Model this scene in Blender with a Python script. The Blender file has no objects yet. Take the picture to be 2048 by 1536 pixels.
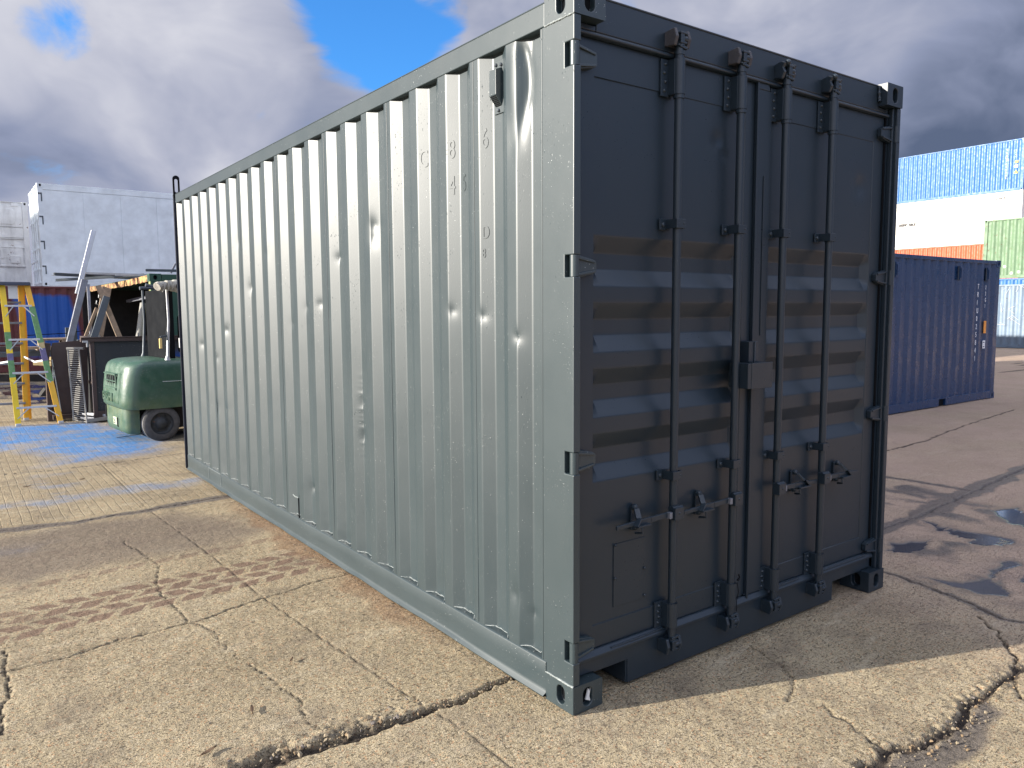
import bpy, bmesh, math, random
import numpy as np
from mathutils import Vector, Matrix
R = math.radians
SC = bpy.context.scene
COL = SC.collection
random.seed(7); RNG = np.random.default_rng(7)

# ------------------------------------------------------------------ camera
def make_camera():
    cd = bpy.data.cameras.new('camera'); cam = bpy.data.objects.new('camera', cd); COL.objects.link(cam)
    yaw, pit, rol = .6333, .0956, -.0063
    fw = Vector((math.sin(yaw)*math.cos(pit), math.cos(yaw)*math.cos(pit), -math.sin(pit)))
    rt = Vector((math.cos(yaw), -math.sin(yaw), 0)); up = rt.cross(fw)
    r2 = rt*math.cos(rol)+up*math.sin(rol); u2 = -rt*math.sin(rol)+up*math.cos(rol)
    m = Matrix((r2, u2, -fw)).transposed().to_4x4(); m.translation = (-1.9813, -2.2875, 1.6609)
    cam.matrix_world = m
    cd.sensor_width = 36; cd.lens = 36*1536.66/2048; cd.clip_start = .05; cd.clip_end = 3000
    SC.camera = cam
make_camera()

# ------------------------------------------------------------------ light
SUN_EL, SUN_AZ = 17.0, math.atan2(.345, -.94)      # direction towards the sun in the ground plane
SV = Vector((math.cos(SUN_AZ)*math.cos(R(SUN_EL)), math.sin(SUN_AZ)*math.cos(R(SUN_EL)), math.sin(R(SUN_EL))))
sd = bpy.data.lights.new('sun', 'SUN'); sd.energy = 4.5; sd.angle = R(.5); sd.color = (1, .93, .83)
so = bpy.data.objects.new('sun', sd); COL.objects.link(so); so.rotation_euler = (-SV).to_track_quat('-Z', 'Y').to_euler()
SC.view_settings.view_transform = 'Standard'; SC.view_settings.look = 'None'
SC.view_settings.exposure = 1.35; SC.view_settings.gamma = 1
SC.cycles.max_bounces = 6; SC.cycles.diffuse_bounces = 3; SC.cycles.glossy_bounces = 3

class NT:
    """small node tree writer"""
    def __init__(s, nt): s.nt = nt; s.n = nt.nodes; s.l = nt.links
    def node(s, t, ins=None, **kw):
        n = s.n.new(t)
        for k, v in kw.items(): setattr(n, k, v)
        for k, v in (ins or {}).items(): s.put(n.inputs[k], v)
        return n
    def put(s, sock, v):
        if isinstance(v, bpy.types.NodeSocket): s.l.new(v, sock)
        elif isinstance(v, (tuple, list)) and sock.type == 'RGBA' and len(v) == 3: sock.default_value = (*v, 1)
        else: sock.default_value = v
    def math(s, op, a, b=0.0, c=None, clamp=False):
        n = s.node('ShaderNodeMath', {0: a, 1: b}, operation=op, use_clamp=clamp)
        if c is not None: s.put(n.inputs[2], c)
        return n.outputs[0]
    def vmath(s, op, a, b=None):
        n = s.node('ShaderNodeVectorMath', {0: a}, operation=op)
        if b is not None: s.put(n.inputs[1], b)
        return n.outputs['Value'] if op in ('DOT_PRODUCT', 'LENGTH', 'DISTANCE') else n.outputs[0]
    def mix(s, f, a, b, blend='MIX'):
        n = s.node('ShaderNodeMix', data_type='RGBA', blend_type=blend)
        s.put(n.inputs[0], f); s.put(n.inputs[6], a); s.put(n.inputs[7], b); return n.outputs[2]
    def noise(s, vec, scale, detail=3, rough=.5, dist=0.0, out=0):
        n = s.node('ShaderNodeTexNoise', {'Scale': scale, 'Detail': detail, 'Roughness': rough, 'Distortion': dist})
        if vec is not None: s.put(n.inputs['Vector'], vec)
        return n.outputs[out]
    def mr(s, v, a, b, c=0.0, d=1.0, smooth=False):
        return s.node('ShaderNodeMapRange', {0: v, 1: a, 2: b, 3: c, 4: d}, interpolation_type='SMOOTHSTEP' if smooth else 'LINEAR').outputs[0]
    def scale(s, vec, v):
        return s.vmath('MULTIPLY', vec, v)

def make_world():
    w = bpy.data.worlds.new('World'); SC.world = w; w.use_nodes = True
    T = NT(w.node_tree); T.n.clear()
    sky = T.node('ShaderNodeTexSky', sky_type='NISHITA', sun_disc=False, sun_elevation=R(SUN_EL), sun_rotation=math.pi/2-SUN_AZ, air_density=1.0, dust_density=.6, ozone_density=2.5)
    d = T.node('ShaderNodeTexCoord').outputs['Generated']
    sep = T.node('ShaderNodeSeparateXYZ', {0: d}).outputs
    z = sep[2]
    dn = T.scale(d, (1, 1, 1.7))
    warp = T.noise(dn, 2.2, 3, .45, 0, 1)
    dw = T.vmath('ADD', dn, T.scale(T.vmath('SUBTRACT', warp, (.5, .5, .5)), (.5, .5, .5)))
    n1 = T.noise(dw, 4.0, 8, .58)
    n2 = T.noise(dw, 2.3, 5, .5)
    n3 = T.noise(dw, 6.5, 7, .52)
    def blob(v, r0, r1):
        return T.mr(T.vmath('DOT_PRODUCT', T.vmath('NORMALIZE', d), Vector(v).normalized()[:]), math.cos(R(r1)), math.cos(R(r0)), 0, 1, True)
    def px(x, y):
        yaw, pit, rol = .6333, .0956, -.0063
        fw = Vector((math.sin(yaw)*math.cos(pit), math.cos(yaw)*math.cos(pit), -math.sin(pit)))
        rt = Vector((math.cos(yaw), -math.sin(yaw), 0)); up = rt.cross(fw)
        return (fw + rt*((x-1024)/1536.66) + up*((768-y)/1536.66)).normalized()
    # clear gaps in the cloud cover
    gap = T.math('ADD', T.math('MULTIPLY', blob(px(800, 5), 1, 8), .66), T.math('MULTIPLY', blob(px(850, 110), 1, 5), .40))
    gap = T.math('ADD', gap, T.math('MULTIPLY', blob(px(660, -60), 1, 6), .38))
    gap = T.math('ADD', gap, T.math('MULTIPLY', blob(px(700, 220), 1, 6), .12))
    gap = T.math('ADD', gap, T.math('MULTIPLY', blob(px(110, 42), .1, 3.2), .36))
    gap = T.math('ADD', gap, T.math('MULTIPLY', blob(px(1235, 5), .5, 4), .30))
    gap = T.math('ADD', gap, T.math('MULTIPLY', blob((.1, -.5, 1), 20, 75), .45))
    gap = T.math('SUBTRACT', gap, T.math('MULTIPLY', blob(px(985, 20), 2, 7), .55))
    cov = T.math('ADD', T.math('MULTIPLY', T.math('SUBTRACT', n1, .5), 1.5), T.math('MULTIPLY', T.math('SUBTRACT', n3, .5), 1.6))
    cov = T.math('SUBTRACT', T.math('ADD', cov, .62), gap)
    cov = T.mr(cov, -.02, .36, 0, 1, True)
    # how bright the cloud is
    b = T.math('ADD', T.math('MULTIPLY', T.math('SUBTRACT', n2, .5), 2.1), T.math('MULTIPLY', T.math('SUBTRACT', n3, .5), .65))
    b = T.math('ADD', b, .50)
    b = T.math('ADD', b, T.math('MULTIPLY', blob(px(1500, 40), 3, 17), .26))
    b = T.math('ADD', b, T.math('MULTIPLY', blob(px(960, 20), 3, 12), .20))
    b = T.math('SUBTRACT', b, T.math('MULTIPLY', blob(px(2080, 320), 1, 20), .46))
    b = T.math('SUBTRACT', b, T.math('MULTIPLY', blob(px(430, 300), 3, 15), .09))
    b = T.math('ADD', b, T.math('MULTIPLY', blob(px(230, 60), 3, 13), .24))
    b = T.math('ADD', b, T.mr(z, .50, .72, 0, .32))
    b = T.math('SUBTRACT', b, T.math('MULTIPLY', T.math('MULTIPLY', blob((.75, -.65, 0), 12, 50), T.mr(z, .55, .2)), .55))
    b = T.math('ADD', b, T.math('MULTIPLY', blob((.2, -.5, 1), 10, 45), .35))
    ramp = T.node('ShaderNodeValToRGB', {0: T.mr(b, 0, 1, 0, 1)})
    e = ramp.color_ramp.elements
    K = 1.36
    cols = [(0, (.11, .145, .245)), (.3, (.29, .33, .485)), (.6, (.50, .52, .65)), (1, (.80, .80, .88))]
    while len(e) < 4: e.new(.5)
    for el, (p, c) in zip(e, cols): el.position = p; el.color = (c[0]*K, c[1]*K, c[2]*K, 1)
    # unseen cloud overhead and behind the camera brightened as fill light for shaded faces
    lift = T.math('ADD', 2.9, T.math('ADD', T.math('MULTIPLY', blob((.12, -.55, .95), 10, 62), 6.6), T.math('MULTIPLY', blob((-.6, -.8, .2), 8, 48), 3.0)))
    lc = T.node('ShaderNodeCombineXYZ', {0: lift, 1: lift, 2: T.math('MULTIPLY', lift, .97)}).outputs[0]
    cloud = T.mix(1.0, ramp.outputs[0], lc, 'MULTIPLY')
    mixc = T.mix(cov, T.mix(1.0, sky.outputs[0], (.30, .72, 1.15), 'MULTIPLY'), cloud)
    bg = T.node('ShaderNodeBackground', {'Color': mixc, 'Strength': .10})
    out = T.node('ShaderNodeOutputWorld', {0: bg.outputs[0]})
make_world()

# ------------------------------------------------------------------ materials
MATS = {}
def mat(name, color, rough=.6, metal=0.0, var=.12, vscale=3.0, bump=.0, bscale=60, spec=.5, rust=0.0, rustcol=(.16, .06, .025), grime=0.0, chips=0.0, spots=None, rvar=.12):
    """painted or raw surface with colour variation, optional rust patches, grime and relief"""
    m = bpy.data.materials.new(name); m.use_nodes = True; T = NT(m.node_tree); T.n.clear()
    co = T.node('ShaderNodeTexCoord').outputs['Object']
    p = T.node('ShaderNodeBsdfPrincipled', {'Metallic': metal, 'Specular IOR Level': spec})
    n = T.noise(co, vscale, 6, .6)
    c = T.mix(T.mr(n, .3, .7), tuple(x*(1-var) for x in color), tuple(min(1, x*(1+var)) for x in color))
    if grime:
        g = T.mr(T.noise(T.scale(co, (1, 1, .25)), 2.3, 8, .65), .5, .78, 0, grime)
        c = T.mix(g, c, (.10, .085, .065))
    if rust:
        r = T.mr(T.math('ADD', T.noise(co, 5, 8, .7), T.math('MULTIPLY', T.noise(co, 38, 4, .6), .25)), .80-rust, .84-rust)
        c = T.mix(r, c, T.mix(T.noise(co, 40, 3), rustcol, tuple(x*.45 for x in rustcol)))
    if chips:
        v = T.mr(T.noise(co, 90, 2, .5), .74-chips, .76-chips)
        c = T.mix(T.math('MULTIPLY', v, T.mr(T.noise(co, 3.1, 3), .45, .6)), c, (.55, .55, .52))
    if spots: c = spots(T, co, c)
    T.put(p.inputs['Base Color'], c)
    T.put(p.inputs['Roughness'], T.mr(T.noise(co, vscale*2.3, 4), .3, .7, max(.05, rough-rvar), min(1, rough+rvar)))
    if bump:
        h = T.math('ADD', T.noise(co, bscale, 3, .6), T.math('MULTIPLY', T.noise(co, bscale*.12, 2), 1.5))
        b = T.node('ShaderNodeBump', {'Strength': bump, 'Distance': .004, 'Height': h}); T.put(p.inputs['Normal'], b.outputs[0])
    T.node('ShaderNodeOutputMaterial', {0: p.outputs[0]})
    MATS[name] = m; return m

def fresh_paint(name, color, rough, drips=1.0, spec=.85):
    """thick fresh coat: orange peel, brush drips, glittering drops and small grit under the paint"""
    m = bpy.data.materials.new(name); m.use_nodes = True; T = NT(m.node_tree); T.n.clear()
    co = T.node('ShaderNodeTexCoord').outputs['Object']
    p = T.node('ShaderNodeBsdfPrincipled', {'Specular IOR Level': spec})
    c = T.mix(T.mr(T.noise(T.scale(co, (1, 1, .3)), 1.7, 5, .6), .3, .7), tuple(x*.94 for x in color), tuple(x*1.06 for x in color))
    patch = T.mr(T.noise(co, 4.0, 4, .6), .5, .66)
    grit = T.math('MULTIPLY', T.mr(T.noise(T.scale(co, (1, 1, .55)), 140, 1, .5), .70, .76), patch)
    fleck = T.math('MULTIPLY', T.mr(T.noise(co, 115, 2, .7), .712, .73), T.mr(T.noise(co, 2.6, 3, .6), .47, .60))
    c = T.mix(T.math('MULTIPLY', fleck, .75*drips), c, (.62, .65, .64))
    T.put(p.inputs['Base Color'], c)
    r = T.mr(T.noise(co, 3.3, 5, .6), .3, .7, rough-.03, rough+.03)
    r = T.math('SUBTRACT', r, T.math('MULTIPLY', grit, .2))
    T.put(p.inputs['Roughness'], r)
    peel = T.noise(co, 210, 2, .5)
    wav = T.noise(T.scale(co, (1, 1, .35)), 5.5, 3, .5)
    h = T.math('ADD', T.math('MULTIPLY', peel, .05), T.math('MULTIPLY', wav, .12))
    h = T.math('ADD', h, T.math('MULTIPLY', grit, 1.0*drips))
    b = T.node('ShaderNodeBump', {'Strength': .5, 'Distance': .0035, 'Height': h}); T.put(p.inputs['Normal'], b.outputs[0])
    T.node('ShaderNodeOutputMaterial', {0: p.outputs[0]}); MATS[name] = m; return m

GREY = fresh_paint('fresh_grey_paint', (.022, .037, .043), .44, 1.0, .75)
GREY_SHADE = fresh_paint('fresh_grey_paint_shade_side', (.014, .024, .034), .38, .1, .52)  # same paint as the sunny side, darkened for the shaded door end
BLACK = mat('black_void', (.008, .009, .011), .9, spec=.1)
HINGE = mat('bare_pin_steel', (.42, .38, .34), .45, .6, rust=.18)
RUSTY = mat('rusty_paint', (.050, .048, .052), .6, rust=.05, bump=.4)
WELD = mat('weld_bead_highlight', (.20, .225, .225), .4, 0, .3, 60, bump=.8, bscale=160)  # pale tone paints highlights on the grey beads
SILVER = mat('pale_zinc', (.62, .62, .58), .35, .5, .1)
WHITE = mat('white_container_paint', (.76, .82, .85), .5, grime=.06, bump=.1, bscale=2)
WHITE2 = mat('grubby_white_paint', (.74, .75, .74), .6, grime=.4, rust=.03)
CREAM = mat('warm_white_panel', (.80, .79, .74), .55, grime=.1)  # warm white paint of the smooth container in the tall stack
MAROON = mat('maroon_container_paint', (.115, .026, .026), .6, grime=.35, rust=.1)
NAVY = mat('navy_container_paint', (.010, .036, .100), .30, spec=.6, grime=.0, chips=.003, rust=.0, var=.05)
SKYBLUE = mat('mid_blue_container_paint', (.028, .125, .33), .5, grime=.04, rust=.0, var=.06)
ORANGE = mat('orange_container_paint', (.40, .085, .03), .55, grime=.15, rust=.04)
GREEN = mat('faded_green_container_paint', (.12, .20, .115), .6, grime=.2, rust=.06, chips=.03)
PALEBLUE = mat('pale_blue_container_paint', (.15, .21, .28), .5, grime=.25, rust=.05, chips=.04)
SHGREEN = mat('sunlit_green_worn_paint', (.26, .36, .14), .65, rust=.14, rustcol=(.4, .2, .08), grime=.2)  # post green lightened for the sunlit face; darker copy below for shade
SHDARK = mat('dark_green_container_paint', (.018, .07, .045), .55, rust=.05, chips=.03)
OCHRE = mat('ochre_weathered_rail', (.42, .27, .10), .75, rust=.2, grime=.3, vscale=9)
BROWN = mat('brown_primer_steel', (.055, .035, .030), .65, grime=.1)
INNER = mat('dark_workshop_lining', (.02, .018, .017), .8)
WOOD = mat('weathered_timber', (.27, .20, .14), .85, var=.3, vscale=8, grime=.2, bump=.5, bscale=40)
WOODY = mat('new_yellow_timber', (.55, .42, .20), .8, var=.2, vscale=7, bump=.3)
GALV = mat('galvanised_steel', (.46, .47, .48), .42, .6, .12, 9)
GRILLE = mat('dusty_grille_steel', (.25, .24, .22), .6, .3, .15, 9)
STEEL = mat('dull_grey_steel', (.20, .21, .24), .5, .5, .2, 6)
DSTEEL = mat('dark_steel_section', (.07, .085, .10), .5, .2, .2, 6)
FIBRE = mat('yellow_fibreglass', (.80, .55, .02), .42, 0, .08, 8, grime=.15)
FIBRO = mat('orange_fibreglass', (.80, .43, .03), .45, 0, .08, 8, grime=.15)
TAPEG = mat('green_paint_band', (.12, .26, .10), .5, 0, .2, 20)
TAPEP = mat('purple_grey_paint_band', (.13, .11, .22), .5, 0, .2, 20)
PLASTB = mat('dark_plastic_cap', (.05, .06, .09), .5)
ALU = mat('aluminium', (.55, .57, .60), .4, .6, .08, 9)
TYRE = mat('worn_grey_rubber', (.075, .072, .07), .85, 0, .3, 14, bump=.5)
TREADM = mat('dusty_tyre_tread', (.26, .25, .235), .9, 0, .2, 30, bump=.6)
RIMM = mat('dark_wheel_rim', (.03, .033, .035), .6, rust=.05)
CLOTH = mat('grey_canvas_wrap', (.38, .36, .31), .9, var=.2, vscale=20, bump=.8, bscale=30)
GLASSG = mat('dim_cab_interior', (.02, .05, .045), .3)
AMBER = mat('pale_amber_lens', (.75, .55, .22), .3)
LEMONW = mat('white_lettering', (.8, .82, .84), .6)
DKLET = mat('dark_lettering', (.03, .03, .035), .6)
ORLET = mat('orange_label', (.75, .30, .05), .6)
YLLET = mat('yellow_warning_label', (.8, .55, .06), .6)
CARD = mat('crumpled_paper', (.6, .6, .58), .8)

def fk_spots(T, co, c):
    # paler, noise-mottled green towards the bottom of the counterweight
    sep = T.node('ShaderNodeSeparateXYZ', {0: co}).outputs
    k = T.math('MULTIPLY', T.mr(sep[2], .62, .42, 0, .8), T.mr(T.noise(co, 6, 5, .6), .3, .6))
    return T.mix(T.math('MULTIPLY', k, .8), c, (.10, .135, .058))
FORK = mat('green_forklift_paint', (.020, .075, .045), .46, 0, .15, 4, bump=.35, bscale=22, chips=.05, spec=1.0, spots=fk_spots)

def maroon_spots(T, co, c):
    # the blue overspray on the side of the maroon container
    sep = T.node('ShaderNodeSeparateXYZ', {0: co}).outputs
    n = T.math('MULTIPLY', T.math('SUBTRACT', T.noise(co, 2.2, 5, .6), .5), .35)
    zt = T.math('ADD', sep[2], n); xt = T.math('ADD', T.math('ADD', sep[0], T.math('MULTIPLY', sep[2], .2)), T.math('ADD', T.math('MULTIPLY', n, .4), -.44-1.8))
    k = T.math('MULTIPLY', T.mr(zt, 2.22, 2.12), T.mr(zt, .3, .5))
    k = T.math('MULTIPLY', k, T.math('MULTIPLY', T.mr(xt, -.50, -.38), T.mr(xt, 1.02, .90)))
    return T.mix(k, c, (.012, .085, .36))
MAROONS = mat('maroon_paint_with_blue_overspray', (.115, .026, .026), .6, grime=.3, rust=.1, spots=maroon_spots)
def crate_spots(T, co, c):
    d = T.vmath('LENGTH', T.scale(T.vmath('SUBTRACT', co, (.70, -.4, .86)), (2.0, 0, 4.0)))
    k = T.mr(T.math('ADD', d, T.math('MULTIPLY', T.noise(co, 5, 4), .3)), 1.15, .45, 0, .95, True)
    return T.mix(k, c, (.005, .05, .24))
CRATEM = mat('dark_crate_with_blue_overspray', (.022, .026, .03), .6, grime=.15, chips=.01, spots=crate_spots)
def pale_low(T, co, c): return c

# ------------------------------------------------------------------ mesh helpers
class MB:
    """collects shapes (world coordinates) and links them as ONE mesh object"""
    def __init__(s): s.v = []; s.f = []; s.m = []; s.sm = []; s.cur = 0; s.smooth = False
    def add(s, vs, fs, smooth=None):
        o = len(s.v); s.v += [tuple(map(float, p)) for p in vs]
        for f in fs: s.f.append(tuple(o+i for i in f)); s.m.append(s.cur); s.sm.append(s.smooth if smooth is None else smooth)
    def box(s, x0, x1, y0, y1, z0, z1):
        s.add([(x, y, z) for x in (x0, x1) for y in (y0, y1) for z in (z0, z1)],
              [(0, 1, 3, 2), (4, 6, 7, 5), (0, 4, 5, 1), (2, 3, 7, 6), (0, 2, 6, 4), (1, 5, 7, 3)])
    def bar(s, a, b, w, h, up=(0, 0, 1)):
        """rectangular bar from a to b; w across, h along up"""
        a = Vector(a); b = Vector(b); d = (b-a).normalized(); u = Vector(up)
        r = d.cross(u)
        if r.length < 1e-4: r = d.cross(Vector((1, 0, 0)))
        r.normalize(); u = r.cross(d)
        vs = [p+r*i*w/2+u*j*h/2 for p in (a, b) for i, j in ((-1, -1), (1, -1), (1, 1), (-1, 1))]
        s.add(vs, [(3, 2, 1, 0), (4, 5, 6, 7), (0, 1, 5, 4), (1, 2, 6, 5), (2, 3, 7, 6), (3, 0, 4, 7)])
    def tube(s, pts, r, n=12, cap=True, radii=None):
        pts = [Vector(p) for p in pts]; rings = []
        ref = None
        for i, p in enumerate(pts):
            d = (pts[min(i+1, len(pts)-1)]-pts[max(i-1, 0)]).normalized()
            if ref is None:
                ref = d.cross(Vector((0, 0, 1)))
                if ref.length < .1: ref = d.cross(Vector((1, 0, 0)))
            a = (ref-d*ref.dot(d)).normalized(); ref = a; b = d.cross(a)
            rr = radii[i] if radii else r
            rings.append([p+(a*math.cos(t)+b*math.sin(t))*rr for t in [2*math.pi*k/n for k in range(n)]])
        vs = [q for g in rings for q in g]
        fs = [(i*n+k, i*n+(k+1) % n, (i+1)*n+(k+1) % n, (i+1)*n+k) for i in range(len(pts)-1) for k in range(n)]
        s.add(vs, fs, True)
        if cap: s.add(rings[0], [tuple(range(n-1, -1, -1))], False); s.add(rings[-1], [tuple(range(n))], False)
    def lathe(s, c, axis, prof, n=24):
        """prof = [(radius, along)]"""
        ax = Vector(axis).normalized(); a = ax.cross(Vector((0, 0, 1)))
        if a.length < .1: a = Vector((1, 0, 0))
        a.normalize(); b = ax.cross(a); c = Vector(c)
        vs = [c+ax*h+(a*math.cos(2*math.pi*k/n)+b*math.sin(2*math.pi*k/n))*r for r, h in prof for k in range(n)]
        fs = [(i*n+k, i*n+(k+1) % n, (i+1)*n+(k+1) % n, (i+1)*n+k) for i in range(len(prof)-1) for k in range(n)]
        s.add(vs, fs, True)
    def prism(s, poly, origin, u, v, w):
        """polygon in (u, v) plane swept along w"""
        o = Vector(origin); u = Vector(u); v = Vector(v); w = Vector(w); n = len(poly)
        vs = [o+u*a+v*b for a, b in poly]+[o+u*a+v*b+w for a, b in poly]
        s.add(vs, [tuple(range(n-1, -1, -1)), tuple(range(n, 2*n))]+[(i, (i+1) % n, (i+1) % n+n, i+n) for i in range(n)])
    def holed(s, o, u, v, w, h, rw, rh, depth, cu=None, cv=None, backmat=0, n=20):
        """rectangle w x h at o (u, v unit) with a stadium hole sunk by depth against u x v"""
        o = Vector(o); u = Vector(u); v = Vector(v); nrm = u.cross(v); cu = w/2 if cu is None else cu; cv = h/2 if cv is None else cv
        ring = []; out = []
        for k in range(n):
            t = 2*math.pi*(k+.5)/n; c, q = math.cos(t), math.sin(t); r = min(rw, rh)
            ring.append((cu+c*r+(rw-r)*(1 if c > 0 else -1), cv+q*r+(rh-r)*(1 if q > 0 else -1)))
            sc = 1/max(abs(c), abs(q)); a, b = c*sc, q*sc
            out.append((cu+(a*(w-cu) if a > 0 else a*cu), cv+(b*(h-cv) if b > 0 else b*cv)))
        P = lambda a, b, d=0: o+u*a+v*b-nrm*d
        vs = [P(*q) for q in out]+[P(*q) for q in ring]+[P(*q, depth) for q in ring]
        fs = [(k, (k+1) % n, n+(k+1) % n, n+k) for k in range(n)]+[(n+k, n+(k+1) % n, 2*n+(k+1) % n, 2*n+k) for k in range(n)]
        for a, b in ((0, 0), (w, 0), (w, h), (0, h)):
            ka = min(range(n), key=lambda k: ((out[k][0]+out[(k+1) % n][0])/2-a)**2+((out[k][1]+out[(k+1) % n][1])/2-b)**2)
            vs.append(P(a, b)); fs.append((ka, len(vs)-1, (ka+1) % n))
        s.add(vs, fs)
        c = s.cur; s.cur = backmat
        s.add([P(*q, depth) for q in ring], [tuple(range(n))]); s.cur = c
    def grid(s, P, nu, nv, smooth=True, flip=False):
        """P = list of nu*nv points, index i*nv+j"""
        fs = [(i*nv+j, (i+1)*nv+j, (i+1)*nv+j+1, i*nv+j+1) for i in range(nu-1) for j in range(nv-1)]
        if flip: fs = [f[::-1] for f in fs]
        s.add(P, fs, smooth)
    def build(s, name, mats, parent=None, bevel=0, label=None, seg=2, origin=None):
        me = bpy.data.meshes.new(name); o = bpy.data.objects.new(name, me); COL.objects.link(o)
        if parent is not None: o.parent = parent
        org = Vector(wloc(parent)) if parent is not None else Vector(origin or (0, 0, 0))
        V = np.array(s.v, dtype=np.float64)-np.array(org[:])
        if parent is None and origin: o.location = origin
        me.from_pydata(V.tolist(), [], s.f)
        for m in (mats if isinstance(mats, (list, tuple)) else [mats]): me.materials.append(m)
        me.polygons.foreach_set('material_index', s.m); me.polygons.foreach_set('use_smooth', s.sm); me.update()
        if bevel:
            b = o.modifiers.new('bevel', 'BEVEL'); b.width = bevel; b.segments = seg; b.limit_method = 'ANGLE'; b.angle_limit = R(35)
        if label: o['label'] = label
        return o
def wloc(o):
    v = Vector((0, 0, 0))
    while o is not None: v += o.location; o = o.parent
    return v
def thing(name, label, cat, loc=(0, 0, 0), group=None):
    o = bpy.data.objects.new(name, None); COL.objects.link(o); o.location = loc; o.empty_display_size = .2
    o['label'] = label; o['category'] = cat
    if group: o['group'] = group
    return o
def tag(o, label, cat, group=None):
    o['label'] = label; o['category'] = cat
    if group: o['group'] = group
    return o
def struct(o, kind='structure'): o['kind'] = kind; return o

def text_mesh(name, body, size, mat_, parent, o, u, v, depth=.001, align='LEFT', sx=1.0, bold=0.0):
    """real lettering: a font outline turned into a thin mesh standing on a surface"""
    cu = bpy.data.curves.new(name, 'FONT'); cu.body = body; cu.size = size; cu.extrude = depth; cu.align_x = align; cu.resolution_u = 3; cu.offset = bold
    tmp = bpy.data.objects.new('tmp', cu); COL.objects.link(tmp)
    dg = bpy.context.evaluated_depsgraph_get(); me = bpy.data.meshes.new_from_object(tmp.evaluated_get(dg))
    bpy.data.objects.remove(tmp); bpy.data.curves.remove(cu)
    u = Vector(u).normalized(); v = Vector(v).normalized(); w = u.cross(v)
    org = wloc(parent)
    M = Matrix((u*sx, v, w)).transposed()
    for q in me.vertices: q.co = M @ q.co + Vector(o) - org
    me.materials.clear(); me.materials.append(mat_); me.name = name
    ob = bpy.data.objects.new(name, me); COL.objects.link(ob); ob.parent = parent
    return ob

# numpy value noise
_T = RNG.random((256, 256))
def vnoise(x, y, s=1.0, seed=0):
    x = x*s+seed*17.3; y = y*s+seed*9.1
    xi = np.floor(x).astype(int); yi = np.floor(y).astype(int); fx = x-xi; fy = y-yi
    fx = fx*fx*(3-2*fx); fy = fy*fy*(3-2*fy)
    g = lambda a, b: _T[a & 255, b & 255]
    return (g(xi, yi)*(1-fx)+g(xi+1, yi)*fx)*(1-fy)+(g(xi, yi+1)*(1-fx)+g(xi+1, yi+1)*fx)*fy
def fbm(x, y, s, o=4, seed=0):
    r = 0; a = .5
    for i in range(o): r = r+a*vnoise(x, y, s*2**i, seed+i*3); a *= .5
    return r/(1-.5**o)
def sstep(x, a, b):
    t = np.clip((x-a)/(b-a), 0, 1); return t*t*(3-2*t)

# ================================================================== GROUND
JOINTS = {'J1': [(-4, .45), (-1.386, .459), (-.994, .435), (-.798, .417), (-.67, .413), (-.445, .4), (-.217, .403), (.028, .421), (2.6, .41)],
 'J2': [(-5, 1.9), (-1.991, 1.897), (-1.877, 1.89), (-1.613, 1.904), (-1.317, 1.947), (-.98, 1.972), (-.729, 2.049), (-.478, 2.103), (-.205, 2.162), (.1, 2.181)],
 'J3': [(-5, 4.8), (-1.93, 4.764), (-1.741, 4.72), (-1.244, 4.639), (-.679, 4.694), (-.256, 4.76), (.1, 4.769)],
 'J4': [(-5, 7.3), (-1.876, 7.284), (-1.622, 7.209), (-1.182, 7.12), (-.703, 7.151), (-.18, 7.219), (.221, 7.301), (3, 7.3)],
 'T1': [(-.689, 7.247), (-.686, 4.658), (-.609, 3.116), (-.581, 2.151), (-.547, 1.602), (-.503, 1.065), (-.445, .4), (-.424, .275), (-.414, .106), (-.416, -.159), (-.42, -1.2)],
 'T2': [(-1.018, 3.838), (-.973, 3.367), (-.949, 3.024), (-1.032, 2.737), (-1.045, 2.434), (-1.023, 2.005), (-.941, 1.778), (-.952, 1.559), (-.9, 1.183), (-.876, .985), (-.854, .801), (-.883, .67), (-.865, .504)],
 'T3': [(-1.848, 2.165), (-1.844, 1.864), (-1.86, 1.67), (-1.894, 1.48), (-1.908, 1.252)],
 'R1': [(2.3, .25), (2.692, .183), (2.725, .041), (2.67, -.138), (2.619, -.304), (2.555, -.492), (2.511, -.634), (2.565, -.8)],
 'R2': [(9.5, 1.2), (7.099, .901), (5.94, .819), (5.366, .754), (4.58, .693), (4.138, .641), (3.598, .648), (2.4, .7)],
 'R3': [(5.403, 1.9), (5.459, 1.194), (5.468, .797)],
 'R4': [(2.45, -.55), (2.095, -.817), (1.938, -.898), (1.811, -.925), (1.677, -1.025), (1.63, -1.071), (1.5, -1.3)],
 'R5': [(1.137, -.022), (1.09, -.225), (1.043, -.315), (.945, -.389), (.812, -.454)],
 'R6': [(2.6, -.9), (2.022, -.929), (1.665, -.921), (1.367, -.935), (1.223, -.964), (.959, -.956), (.793, -.887), (.574, -.92), (.2, -1.1)],
 'R7': [(30, 5.6), (21.479, 6.085), (19.833, 6.173)], 'R8': [(12, 2.9), (8.958, 2.533), (7.882, 2.352), (6.842, 2.285)],
 'R9': [(.903, -.548), (.837, -.721), (.785, -.881)], 'R10': [(2.02, -.93), (1.9, -1.06), (1.75, -1.12), (1.55, -1.2)],
 'R11': [(14, 1.0), (24, 7.4)], 'R12': [(14.5, 2.6), (30, 4.5)]}
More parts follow.
